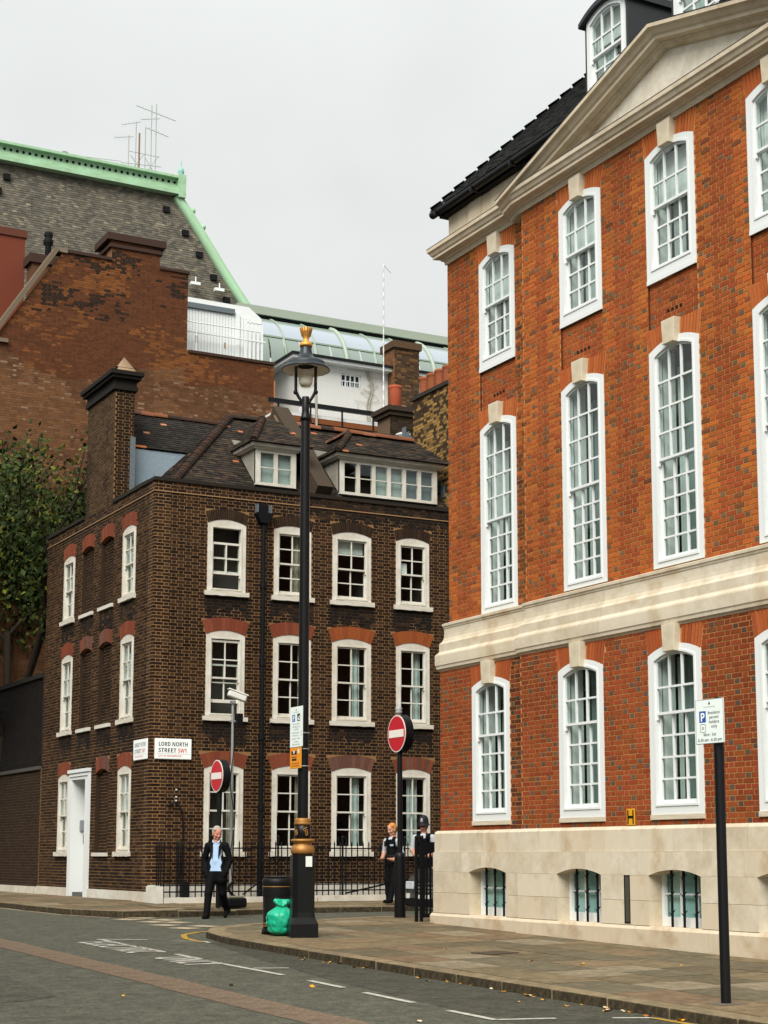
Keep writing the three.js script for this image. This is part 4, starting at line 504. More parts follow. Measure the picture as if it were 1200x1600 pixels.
// ---------- buildings behind ----------
const scan = (P, v) => { const x = []; for (let i = 0, j = P.length - 1; i < P.length; j = i++) if ((P[i][1] > v) !== (P[j][1] > v)) x.push((P[j][0] - P[i][0]) * (v - P[i][1]) / (P[j][1] - P[i][1]) + P[i][0]); x.sort((a, b) => a - b); const o = []; for (let i = 0; i + 1 < x.length; i += 2) o.push([x[i], x[i + 1]]); return o; };
const fpart = (name, geo, m, parent, F, u = 0, v = 0, w = 0) => put(part(name, geo, m, parent), F, u, v, w);
const brickMat = mat(1, 1, 1, .9, { map: tGrain, bumpMap: tGrainB, bumpScale: .004 });
{ // gable end of the big house behind
  const H = thing('gable_house', 'big weathered orange brown brick gable wall behind the corner house', 'building'), F = fr(0, -49, 0), P = new Pieces();
  const out = [[12.3, .5], [21.88, .5], [21.88, 17.62], [18.8, 17.72], [18.8, 20.28], [17.82, 20.3], [17.82, 20.98], [16.2, 20.98], [16.2, 20.3], [14.62, 20.3], [12.6, 17.25], [12.3, 17.25]];
  const mortar = mat(.25, .14, .07, .95, { map: tGrain });
  wall(H, F, out, [], -.004, .45, mortar);
  const colr = (u, v) => { const n = fbm(u * .55 + 7, v * .8, 4, 101), m = fbm(u * 1.4, v * 2.2, 3, 103), r = rnd(), k = .8 + .4 * rnd(); const edge = 16.7 + 1.6 * (fbm(u * .4, 2, 2, 107) - .5) + (u > 18.8 ? -.6 : 0); if (v > edge) { if (v > 18.3 && cl((m - .5) * 5) * .8 > rnd()) return [.035 * k, .02 * k, .013 * k]; if (cl((n - .46) * 6) * .75 > r) return [.235 * k, .084 * k, .025 * k]; return [.135 * k, .047 * k, .019 * k]; } if (r > .96) return [.29 * k, .18 * k, .11 * k]; if (r > .82) return [.22 * k, .11 * k, .06 * k]; return n > .55 ? [.20 * k, .092 * k, .04 * k] : [.145 * k, .066 * k, .03 * k]; };
  layBricks(P, F, 12.3, 21.9, 4.4, v => scan(out, v), 0, [], colr, { vmax: 21 });
  // raking coping, copings, chimney head
  { const a = [12.55, 17.2], b = [14.5, 20.28], L = Math.hypot(b[0] - a[0], b[1] - a[1]); put(part('raking_coping', boxG(L, .14, .75), grainy(.20, .155, .105, .95), H), F, (a[0] + b[0]) / 2 - .08, (a[1] + b[1]) / 2 + .1, .05 - .3, Math.atan2(b[1] - a[1], b[0] - a[0])); fbx('kneeler', grainy(.22, .17, .12, .9), H, F, 12.4, 12.95, 17.1, 17.22, -.4, .12); fbx('apex_block', grainy(.24, .2, .15, .9), H, F, 14.4, 14.75, 20.28, 20.42, -.4, .06); }
  const ck = grainy(.07, .04, .03, .95); for (const [a, b, y] of [[14.75, 16.2, 20.3], [17.82, 18.84, 20.28], [18.84, 21.95, 17.66]]) { let x = a; while (x < b - .05) { const l = Math.min(rr(.5, .7), b - x); fbx('coping_stone', ck, H, F, x + .003, x + l - .003, y, y + .09, -.42, .06); x += l; } }
  fbx('chimney_band', ck, H, F, 16.12, 17.9, 20.75, 20.86, -1.2, .06); fbx('chimney_cap', ck, H, F, 16.02, 18.0, 20.98, 21.2, -1.25, .1); fbx('chimney_stack', mat(.13, .05, .022, .9, { map: tGrain }), H, F, 16.2, 17.82, 18, 20.97, -1.1, -.46);
  for (const x of [16.25, 16.8, 17.25, 17.65]) fpart('chimney_pot', cyl(.1, .09, 21.2, 21.33, 10), ck, H, F, x, 0, -.5);
  // stacks standing behind the rake
  bx('red_stack', mat(.21, .055, .03, .9, { map: tGrain }), H, 12.9, 14.23, 14, 21.7, -53, -52); bx('red_stack_cap', mat(.1, .035, .022, .9), H, 12.85, 14.28, 21.7, 21.95, -53.05, -51.95);
  bx('small_stack', mat(.15, .07, .035, .9, { map: tGrain }), H, 14.2, 15.0, 17, 20.55, -51.6, -51); bx('small_stack_cap', ck, H, 14.1, 15.08, 20.55, 20.85, -51.7, -50.92); const pt = part('chimney_pot', lathe([[0.001, 0], [.11, 0], [.1, .45], [.16, .5], [.17, .62], [.1, .72], [.15, .78], [.14, .9], [.001, .95]], 12), BLACKR, H); pt.position.set(14.8, 20.85, -51.3);
  bx('lower_roof', LEAD, H, 13.5, 15, 19.4, 19.7, -54, -53); bx('house_body', mat(.1, .06, .035, .9), H, 12.9, 21.6, .5, 17, -60, -49.5);
  P.build(H, 'brick', 'brickwork', brickMat, 300);
  for (const [a, b, y] of [[18.85, 21.4, 18.75]]) { fpart('roof_rail', cyl(.018, .018, 0, b - a, 6).rotateZ(-PI / 2), WHITE, H, F, a, y, -.1); for (let x = a + .3; x < b; x += .85) fpart('roof_rail_post', cyl(.014, .014, 17.75, y, 6), WHITE, H, F, x, 0, -.1); }
  seat(H, 17, .5, -49);
}
{ // white rooftop room with balustrade
  const H = thing('rooftop_room', 'white panelled rooftop room with arched balustrade on the brick house', 'building'), F = fr(0, -51, 0);
  fpart('wall', ext([[19.2, 17.5], [22.28, 17.5], [22.28, 19.9], [21.8, 20.24], [19.2, 20.26]], [], 2), WHITE, H, F, 0, 0, -2); fbx('lead_gutter', LEAD, H, F, 19.3, 21.25, 19.88, 20.06, 0, .1);
  for (let x = 19.3; x < 21.8; x += .11) fbx('board', WHITE, H, F, x, x + .095, 18.2, 19.85, .0, .025);
  fbx('corner_pier', WHITE, H, F, 21.3, 21.45, 17.9, 19.95, .0, .06); for (let i = 0; i < 5; i++) { const x = 21.55 + i * .15; fbx('baluster', WHITE, H, F, x, x + .06, 18.0, 19.55, .25, .31); if (i < 4) { const t = fpart('baluster_arch', new THREE.TorusGeometry(.075, .028, 6, 10, PI), WHITE, H, F, x + .105, 19.55, .28); } } fbx('rail', WHITE, H, F, 19.4, 22.3, 18.95, 19.0, .26, .32); fbx('rail', WHITE, H, F, 21.5, 22.3, 18.02, 18.08, .26, .32);
  fbx('rust_stain', mat(.25, .13, .05, .9), H, F, 19.85, 19.92, 18.7, 18.95, .026, .03); fbx('rust_stain', mat(.3, .18, .08, .9), H, F, 20.9, 20.95, 18.65, 18.85, .026, .03);
  seat(H, 20.8, 17.5, -51);
}
{ // slate mansard with copper crest
  const H = thing('mansard_building', 'large slate mansard roof with pale green copper cresting and hip', 'building'), T = new Pieces();
  const COP = mat(.36, .60, .40, .6, { map: tStone }), COPD = mat(.10, .19, .13, .7), y0 = 21.2, y1 = 27.7, z0 = -58.9, z1 = -60.1, edge = y => 22.5 + (27.7 - y) * .70 - .055 * (27.7 - y) ** 2 + .0085 * (27.7 - y) ** 3;
  const S = new V3(0, y1 - y0, z1 - z0), len = S.length(); S.normalize();
  const pts = []; for (let i = 0; i <= 10; i++) { const y = y0 + (y1 - y0) * i / 10; pts.push([edge(y), y]); }
  { const pos = [], q = [[8, y0], ...pts, [8, y1]].map(([x, y]) => [x, y, z0 + (z1 - z0) * (y - y0) / (y1 - y0)]); const sh = new THREE.ShapeGeometry(poly(q.map(p => [p[0], p[1]]))), p = sh.attributes.position; for (let i = 0; i < p.count; i++) p.setZ(i, z0 + (z1 - z0) * (p.getY(i) - y0) / (y1 - y0)); sh.computeVertexNormals(); part('roof_slope', sh, grainy(.055, .052, .045, .95), H).material.side = THREE.DoubleSide; }
  tiles(T, new V3(0, y0, z0), new V3(1, 0, 0), S, (u, s) => u < edge(y0 + s * S.y) - .12, 13, 26.5, 0, len, .1, .18, (u, s) => { const k = .75 + .45 * rnd(), r = rnd(), n = fbm(u * .9, s * 1.1, 3, 131); return r > .97 ? [.18 * k, .155 * k, .11 * k] : r > .5 + .6 * (n - .5) ? [.118 * k, .105 * k, .08 * k] : [.085 * k, .078 * k, .062 * k]; });
  T.build(H, 'slate', 'slating', mat(1, 1, 1, .75, { bumpMap: tGrainB, bumpScale: .003 }), 300);
  const zc = -60.05, F = fr(0, zc, 0); for (const [a, b, w] of [[27.62, 27.78, .34], [27.78, 27.86, .24], [27.86, 28.02, .16], [28.30, 28.40, .3]]) fbx('copper_moulding', COP, H, F, 8, 22.72, a, b, -.5, w); fbx('copper_band', COP, H, F, 8, 22.7, 28.02, 28.30, -.5, .1); fbx('copper_groove', COPD, H, F, 8, 22.65, 27.785, 27.80, .2, .245);
  const disc = new THREE.CylinderGeometry(.06, .06, .02, 12); disc.rotateX(PI / 2); for (let x = 15.0; x < 22.5; x += .245) fpart('pierced_hole', disc, BLACKR, H, F, x, 28.16, .1); fpart('finial', lathe([[.001, 0], [.14, 0], [.14, .1], [.06, .16], [.13, .28], [.1, .42], [.02, .5], [.015, .75], [.001, .76]], 12), mat(.2, .42, .36, .6), H, F, 22.62, 28.35, .1); fbx('copper_pier', COP, H, F, 22.45, 22.75, 27.5, 28.45, -.3, .36);
  const hp = []; for (let i = 10; i >= 0; i--) { const [x, y] = pts[i]; hp.push([x, y - .1, z0 + (z1 - z0) * (y - y0) / (y1 - y0) + .06]); } part('copper_hip', tube(hp, .22, 40, 8), COP, H); for (const t of [.04, .14, .2]) { const k = hp[Math.round(t * 10)]; part('copper_crocket', new THREE.SphereGeometry(.12, 10, 8), COP, H).position.set(k[0] + .2, k[1] + .15, k[2]); }
  for (const [px, y] of [[15.6, 27.05], [15.25, 26.4], [22.0, 26.95], [22.75, 26.05], [23.3, 25.2], [23.85, 24.3], [24.35, 23.4]]) { const z = z0 + (z1 - z0) * (y - y0) / (y1 - y0); bx('roof_vent', BLACKR, H, px - .13, px + .13, y - .13, y + .1, z, z + .16); }
  for (const [x, y] of [[24.0, 23.7], [23.0, 23.8]]) { const z = z0 + .25 + (z1 - z0) * (y - y0) / (y1 - y0); const g = new THREE.Group(); g.name = 'floodlight'; H.add(g); g.position.set(x, y, z); part('arm', cyl(.025, .025, 0, .3, 6), WHITE, g); part('lamp', bxG(-.22, .16, -.06, .06, -.05, .12), WHITE, g); }
  // aerials
  { const A = new THREE.Group(); A.name = 'aerials'; H.add(A); const GR = mat(.32, .35, .33, .6), rod = (a, b, r = .012) => part('rod', tube([a, b], r, 1, 5), GR, A); const zz = -61.4; for (const [x, y] of [[21.2, 31.0], [21.6, 30.9], [21.85, 31.9], [22.05, 32.0], [20.9, 30.4]]) rod([x, 28.5, zz], [x, y, zz], .02); for (const [x0, x1, y, d] of [[21.2, 22.9, 31.75, -.3], [20.6, 21.4, 30.8, .3], [21.4, 22.2, 31.2, .2], [20.3, 21.1, 30.2, .2], [21.6, 22.6, 30.9, -.2]]) { rod([x0, y, zz], [x1, y + d, zz], .016); for (let i = 0; i < 5; i++) { const x = x0 + (x1 - x0) * i / 5; rod([x, y + d * i / 5 - .14, zz + .1], [x, y + d * i / 5 + .14, zz - .1], .008); } } for (const [x0, x1] of [[20.7, 21.6], [21.3, 22.2]]) { rod([x0, 28.5, zz], [x1, 29.8, zz], .016); rod([x1 + .2, 28.5, zz], [x0 + .3, 29.6, zz], .014); } rod([20.6, 29.2, zz], [22.3, 29.35, zz], .016); rod([20.9, 29.75, zz], [22.2, 29.75, zz], .014); const bf = part('rusty_post', cyl(.035, .035, 28.5, 30.6, 6), mat(.2, .12, .07, .8), A); bf.position.set(21.35, 0, zz); rod([18.6, 29.1, zz], [20.6, 29.25, zz], .012); for (const x of [18.6, 19.5]) rod([x, 28.4, zz], [x, 29.15, zz], .012); const h = part('hatch', new THREE.TorusGeometry(.22, .03, 6, 12), GR, A); h.position.set(18.1, 28.7, zz + .6); }
  bx('building_body', mat(.2, .15, .11, .9), H, 12, 23, .5, 21.5, -72, -61.5); bx('roof_top', LEADD, H, 8, 22.4, 27.7, 28.2, -70, -60.6);
  seat(H, 20, .5, -60);
}
{ // barrel-glazed roof
  const H = thing('barrel_glass_roof', 'curved pale green glazed barrel roof behind the white house', 'building'), GR = mat(.25, .32, .25, .5), R = 2.45, zc = -58.2, yc = 19.9, x0 = 24.1, x1 = 40; const at = t => [yc + R * Math.sin(t), zc + R * Math.cos(t)];
  const PANE = mat(.30, .34, .38, .12, { metalness: .0, clearcoat: 1, clearcoatRoughness: .03 }), PANE2 = mat(.20, .25, .22, .2, { clearcoat: 1, clearcoatRoughness: .05 });
  const bay = 1.3; const strp = (xa, xb, t0, t1, m, name) => { const n = 5, pos = [], idx = []; for (let i = 0; i <= n; i++) { const [y, z] = at(t0 + (t1 - t0) * i / n); pos.push(xa, y, z, xb, y, z); if (i) { const k = i * 2; idx.push(k - 2, k - 1, k, k - 1, k + 1, k); } } const g = new THREE.BufferGeometry(); g.setAttribute('position', new THREE.Float32BufferAttribute(pos, 3)); g.setIndex(idx); g.computeVertexNormals(); const q = part(name, g, m, H); q.material.side = THREE.DoubleSide; return q; };
  for (let x = x0; x < x1; x += bay) { strp(x + .05, x + bay - .05, .52, 1.0, PANE, 'pane'); strp(x + .05, x + bay - .05, 1.02, 1.25, mat(.34, .47, .45, .15, { clearcoat: 1 }), 'pane'); strp(x + .05, x + bay * .5 - .03, .02, .5, PANE2, 'pane'); strp(x + bay * .5 + .03, x + bay - .05, .02, .5, PANE2, 'pane'); }
  const rib = (x, r, m, name) => { const p = []; for (let i = 0; i <= 12; i++) { const [y, z] = at(-.05 + 1.35 * i / 12); p.push([x, y, z + .03]); } part(name, tube(p, r, 24, 6), m, H); };
  for (let x = x0, i = 0; x < x1; x += bay, i++) rib(x, i % 3 === 0 ? .09 : .035, i % 3 === 0 ? mat(.30, .35, .29, .5) : GR, i % 3 === 0 ? 'main_rib' : 'rib'); for (const t of [.51, 1.01]) { const [y, z] = at(t); bx('transom', GR, H, x0, x1, y - .03, y + .03, z - .03, z + .05); }
  bx('ridge_beam', mat(.27, .31, .25, .6), H, x0 - .1, x1, 22.32, 22.64, -57.9, -57.2); bx('ridge_groove', BLACKR, H, x0, x1, 22.22, 22.32, -57.8, -57.3); bx('wall_below', mat(.35, .4, .36, .8), H, x0, x1, .5, 19.9, -60, -55.95); part('end_gable', ext([[0, 0], [2.3, 0], ...Array.from({ length: 9 }, (_, i) => [2.3 * Math.cos(i / 8 * PI / 2), 2.3 * Math.sin(i / 8 * PI / 2)]), [0, 2.3]].filter((p, i, a) => !i || Math.hypot(p[0] - a[i - 1][0], p[1] - a[i - 1][1]) > .01), [], .1), mat(.42, .55, .46, .6), H).position.set(0, 0, 0); const eg = H.children[H.children.length - 1]; eg.rotation.y = -PI / 2; eg.position.set(x0 - .02, yc, zc);
  seat(H, 30, .5, -58);
}
{ // white rendered house with black eaves
  const H = thing('white_house', 'white rendered house with black eaves and a small barred window', 'building'), F = fr(0, -50.5, 0);
  const WR = mat(.80, .80, .76, .9, { map: tGrain }); wall(H, F, rect(23.5, 28.6, 14, 18.5), [hole(25.1, 25.88, 17.76, 18.24)], 0, .3, WR); bx('side_wall', WR, H, 23.5, 23.8, 14, 18.5, -53, -50.8); fbx('soffit', WHITE, H, F, 23.1, 28.9, 18.46, 18.56, -2.8, .34); fbx('eaves_gutter', BLACK, H, F, 23.04, 28.95, 18.56, 18.64, -2.8, .42);
  const rp = [[-3.2, 18.69], [.42, 18.69], [-1.6, 19.5]]; fbx('flat_roof', LEADD, H, F, 23.1, 28.9, 18.60, 18.63, -2.8, .3); 
  { const w = new THREE.Group(); w.name = 'window'; H.add(w); put(w, F, 25.49, 18.0, 0); part('frame', ext(rect(-.39, .39, -.24, .24), [0, 1, 2, 3].flatMap(i => [rect(-.35 + i * .18, -.21 + i * .18, .0, .2), rect(-.35 + i * .18, -.21 + i * .18, -.2, -.03)]), .06), WHITE, w).position.z = -.1; part('pane', bxG(-.36, .36, -.22, .22, -.14, -.13), mat(.02, .025, .03, .1), w); for (let i = 0; i < 8; i++) part('bar', bxG(-.34 + i * .095, -.325 + i * .095, -.26, -.02, -.02, .0), WHITE, w); }
  for (const [x, h] of [[26.15, 1.2], [26.25, .8]]) part('dead_vine', tube([[x, 16.4, -50.46], [x - .05, 17.2, -50.45], [x + .1, 17.9, -50.45], [x - .1, 18.4, -50.45]], .02, 20, 4), mat(.3, .27, .2, .9), H); for (let i = 0; i < 9; i++) { const y = 16.7 + i * .2; part('dead_vine', tube([[26.15, y, -50.46], [26.15 + rr(-.5, .5), y + rr(.1, .4), -50.45], [26.15 + rr(-.9, .9), y + rr(0, .5), -50.45]], .008, 8, 4), mat(.38, .36, .3, .9), H); }
  part('downpipe', tube([[27.75, 18.5, -50.3], [27.6, 18.2, -50.4], [27.6, 16, -50.4]], .04, 12, 6), BLACK, H);
  for (const [x, s] of [[22.75, 0], [22.95, 0]]) part('copper_post', cyl(.05, .05, 16.2, 17.9, 8), mat(.5, .2, .08, .6), H).position.set(x, 0, -51.4);
  seat(H, 26, 14, -50.5);
}
{ // orange brick house front with dentil cornice below the terrace rail
  const H = thing('dentil_house', 'orange brick house front with dentil cornice and black terrace rail', 'building'), F = fr(0, -48, 0), P = new Pieces(), mortar = mat(.24, .12, .055, .95, { map: tGrain });
  fpart('wall', ext(rect(21.4, 28.5, .5, 15.35), [], 1.5), mortar, H, F, 0, 0, -1.504); layBricks(P, F, 21.4, 28.5, 12.6, 15.3, 0, [], (u, v) => { const k = .6 + .7 * rnd(); return rnd() > .4 ? [.27 * k, .095 * k, .028 * k] : [.16 * k, .06 * k, .025 * k]; }); P.build(H, 'brick', 'brickwork', brickMat, 150);
  const ob = grainy(.24, .085, .03, .9); for (let x = 21.45; x < 26.5; x += .2) fbx('dentil', ob, H, F, x, x + .1, 15.42, 15.54, 0, .1); fbx('cornice', ob, H, F, 21.4, 28.5, 15.3, 15.42, -1, .06); fbx('cornice', ob, H, F, 21.4, 28.5, 15.54, 15.72, -1, .16); fbx('white_kerb', WHITE, H, F, 21.5, 28.5, 15.72, 15.86, -1, .05);
  fbx('black_rail', BLACK, H, F, 21.2, 26.6, 16.05, 16.2, .1, .2); for (let x = 21.5; x < 26.5; x += 1.15) fbx('rail_post', BLACK, H, F, x, x + .05, 14.4, 16.1, .14, .18); fbx('rail_lower', BLACK, H, F, 21.5, 26.6, 15.2, 15.24, .14, .17); part('scaffold_tube', tube([[22.9, 14.6, -47.8], [22.85, 16.5, -47.8]], .045, 2, 6), mat(.3, .28, .24, .6), H);
  seat(H, 24, .5, -48);
}
{ // tall brick stack and the near stack with pots, yellow party wall
  const H = thing('chimney_stack', 'tall brown brick chimney stack beside the white house', 'chimney'), P = new Pieces(), F = fr(0, -50, 0), L = fr(26.95, 0, -PI / 2); bx('core', mat(.22, .13, .07, .95), H, 26.955, 27.94, 13, 19.5, -50.9, -50.006); const cf = () => { const k = .6 + .8 * rnd(); return rnd() > .6 ? [.16 * k, .085 * k, .035 * k] : [.07 * k, .042 * k, .022 * k]; }; layBricks(P, F, 26.95, 27.95, 15, 19.3, 0, [], cf); layBricks(P, L, -50.9, -50, 15, 19.3, 0, [], () => { const k = .7 + .6 * rnd(); return [.24 * k, .12 * k, .055 * k]; }); P.build(H, 'brick', 'brickwork', brickMat, 150); bx('cap', grainy(.12, .07, .04, .9), H, 26.88, 28.02, 19.3, 19.55, -50.97, -49.93); seat(H, 27.4, 13, -50);
  const N = thing('chimney_stack', 'short sooty stack with one red clay pot above the dormer roof', 'chimney'); const sk = grainy(.06, .042, .03, .95), P2 = new Pieces(), F2 = fr(0, -38.4, 0); bx('core', mat(.12, .08, .05, .95), N, 20.6, 21.3, 11, 13.3, -39.2, -38.41); layBricks(P2, F2, 20.58, 21.32, 12.0, 13.3, 0, [], () => { const k = .6 + .7 * rnd(); return [.05 * k, .033 * k, .02 * k]; }); P2.build(N, 'brick', 'brickwork', brickMat, 60); bx('band', sk, N, 20.52, 21.38, 13.3, 13.42, -39.26, -38.34); bx('cap', sk, N, 20.46, 21.44, 13.42, 13.55, -39.32, -38.28); part('flaunching', new THREE.CylinderGeometry(.25, .48, .14, 4).rotateY(PI / 4), grainy(.25, .15, .085, .9), N).position.set(20.95, 13.62, -38.8); part('clay_pot', lathe([[.001, 0], [.17, 0], [.165, .5], [.19, .52], [.19, .58], [.14, .58], [.13, .3], [.001, .3]], 16), mat(.33, .075, .035, .75), N).position.set(20.88, 13.62, -38.7); part('cowl', lathe([[.001, 0], [.12, 0], [.14, .2], [.22, .24], [.2, .3], [.1, .34], [.001, .36]], 12), mat(.45, .45, .42, .6), N).position.set(20.85, 12.45, -38.2); seat(N, 20.95, 11, -38.8);
  const Y = thing('party_wall', 'yellow stock brick party wall rising beside the dormer roof', 'wall'), FY = fr(20.72, 0, -PI / 2), P3 = new Pieces(); bx('core', mat(.42, .27, .12, .95, { map: tGrain }), Y, 20.726, 21.2, 9, 13.45, -37.4, -34.8); layBricks(P3, FY, -37.42, -34.8, 9.9, 13.44, 0, [], (u, v) => { const k = .65 + .7 * rnd(), r = rnd(), n = fbm(u * 1.2, v * 1.2, 2, 141); return r > .55 + .5 * (n - .4) ? [.07 * k, .045 * k, .025 * k] : [.34 * k, .205 * k, .065 * k]; }); P3.build(Y, 'brick', 'brickwork', brickMat, 200); bx('coping', grainy(.05, .043, .034, .95), Y, 20.66, 21.3, 13.44, 13.54, -37.48, -34.7);
  for (let k = 0; k < 13; k++) { const d = k * .17; bx('stepped_flashing', LEAD, Y, 20.70, 20.716, 10.55 + d * .98, 10.85 + d * .98, -35.95 - d, -35.75 - d); }
  for (let i = 0; i < 5; i++) { part('clay_pot', lathe([[.001, 0], [.17, 0], [.15, .1], [.155, .42], [.18, .44], [.18, .5], [.12, .5], [.11, .2], [.001, .2]], 14), grainy(.36 - .03 * (i % 2), .105, .045, .8), Y).position.set(20.95, 13.54, -37.15 + i * .41); }
  seat(Y, 20.9, 9, -36);
}
{ const m = thing('lattice_mast', 'thin white banded mast standing above the roofs', 'mast'); for (let i = 0; i < 46; i++) { const y = 12.9 + i * .15; part('segment', cyl(i < 20 ? .03 : .02, i < 20 ? .03 : .02, y, y + .15, 6), i & 1 ? WHITE : mat(.5, .47, .42, .7), m).position.set(23.33, 0, -44); } part('arm', tube([[23.33, 19.78, -44], [23.6, 19.55, -44]], .02, 2, 5), WHITE, m); part('stem', cyl(.03, .03, .6, 12.9, 6), WHITE, m).position.set(23.33, 0, -44); seat(m, 23.33, .6, -44); }
{ // garden wall, upper bricks painted dark as tree shade, and the tree behind it
  const G = thing('garden_wall', 'brick garden wall left of the corner house, upper part painted in tree shade', 'wall'), F = fr(12.70, 0, -PI / 2), P = new Pieces(); bx('core', mat(.20, .12, .055, .95, { map: tGrain }), G, 12.706, 13.0, .4, 3.9, -62, -43.26); bx('core', mat(.03, .022, .015, .95), G, 12.706, 13.0, 3.9, 6.3, -62, -43.26); layBricks(P, F, -53, -43.26, .75, 6.28, 0, [], (u, v) => { const k = .6 + .7 * rnd(); return v > 3.9 ? [.012 * k, .009 * k, .0075 * k] : [.038 * k, .022 * k, .013 * k]; }, { joint: .017 }); P.build(G, 'brick', 'brickwork', brickMat, 200); fbx('string_course', grainy(.10, .095, .085, .9), G, F, -62, -43.27, 3.84, 3.93, -.1, .06); fbx('coping', grainy(.03, .027, .022, .95), G, F, -62, -43.27, 6.28, 6.4, -.35, .06); let x = -62; while (x < -43.3) { const l = Math.min(2, -43.3 - x); fbx('plinth_block', WHITE_OLD[2], G, F, x + .002, x + l - .002, .3, .78, -.1, .05); x += l; } seat(G, 12.8, .5, -50);
  const T = thing('street_tree', 'leafy dark green tree behind the garden wall at the left', 'tree'), R = rngs(77), bark = grainy(.06, .045, .032, .95, .01), limbs = [], tips = [];
  const grow = (p, d, len, r, lev) => { const q = p.clone().addScaledVector(d, len), mid = p.clone().lerp(q, .5).add(new V3((R() - .5) * len * .15, 0, (R() - .5) * len * .15)); limbs.push(tube([[p.x, p.y, p.z], [mid.x, mid.y, mid.z], [q.x, q.y, q.z]], r, 6, lev < 2 ? 8 : 5)); if (lev >= 2) tips.push([q, lev], [mid, lev]); if (lev >= 4) return; const n = lev < 1 ? 4 : 3; for (let i = 0; i < n; i++) { const a = i / n * 2 * PI + R() * 1.4, s = .45 + R() * .45; grow(q.clone().addScaledVector(d, -len * .12 * R()), new V3(d.x + Math.cos(a) * s, d.y * .8 + .12 + R() * .25, d.z + Math.sin(a) * s).normalize(), len * (.62 + R() * .2), r * .55, lev + 1); } };
  grow(new V3(13.4, .5, -47.4), new V3(-.14, 1, .03).normalize(), 4.7, .2, 0);
  const trunkG = merge(limbs); part('trunk', trunkG, bark, T);
  const leafG = new THREE.BufferGeometry(); leafG.setAttribute('position', new THREE.Float32BufferAttribute([0, 0, 0, .35, .5, .12, 0, 1, .05, 0, 0, 0, 0, 1, .05, -.35, .5, .12], 3)); leafG.computeVertexNormals();
  const lf = []; for (const [p, lev] of tips) { const n = lev === 4 ? (R() > .25 ? 70 : 8) : lev === 3 ? 70 : 110; for (let i = 0; i < n; i++) lf.push([p.x + (R() - .5) * 1.15, p.y + (R() - .68) * 2.1, Math.max(-48.85, p.z + (R() - .5) * 1.15)]); }
  const im = new THREE.InstancedMesh(leafG, mat(1, 1, 1, .75, { side: THREE.DoubleSide, transmission: 0, sheen: 0 }), lf.length), e = new THREE.Euler(), q = new THREE.Quaternion(), c = new THREE.Color(); im.name = 'crown'; lf.forEach((p, i) => { q.setFromEuler(e.set(R() * 6.3, R() * 6.3, R() * 6.3)); const s = .12 + R() * .11; im.setMatrixAt(i, new THREE.Matrix4().compose(new V3(...p), q, new V3(s, s, s))); const k = .6 + .8 * R(), y = R() > .8; im.setColorAt(i, y ? c.setRGB(.10 * k, .11 * k, .015 * k) : c.setRGB(.028 * k, .045 * k, .011 * k)); }); im.userData.kind = 'stuff'; im.castShadow = im.receiveShadow = true; T.add(im); console.log('leaves', lf.length); seat(T, 13.4, .5, -47.4);
}
{ // brick terrace across the street, mirrored in the windows
  const O = thing('opposite_terrace', 'brown brick terrace across the street, behind the camera', 'building'), F = fr(-5, 0, PI / 2), bM = mat(.17, .10, .06, .9, { map: tGrain }); const hs = []; for (let i = 0; i < 14; i++) for (let r = 0; r < 4; r++) hs.push(hole(14 + i * 3.2, 15.2 + i * 3.2, 1.4 + r * 3.1, 3.3 + r * 3.1)); wall(O, F, rect(10, 62, -.3, 13.5), hs, 0, .4, bM); for (const h of hs) { const w = new THREE.Group(); w.name = 'window'; O.add(w); put(w, F, (h.u0 + h.u1) / 2, h.v0, -.15); part('frame', ext(rect(-.6, .6, 0, 1.9), [rect(-.5, -.03, .08, .92), rect(.03, .5, .08, .92), rect(-.5, -.03, .98, 1.82), rect(.03, .5, .98, 1.82)], .05), WHITE, w); part('pane', bxG(-.58, .58, .02, 1.88, -.02, -.01), mat(.02, .022, .024, .1), w); } fbx('parapet_coping', CREAMX(), O, F, 10, 62, 13.5, 13.65, -.4, .08); bx('terrace_body', bM, O, -14, -5.5, -.3, 13.4, -61.9, -10.1); seat(O, -5, 0, -36);
}
function CREAMX() { return stoneMat(.5, .45, .36); }
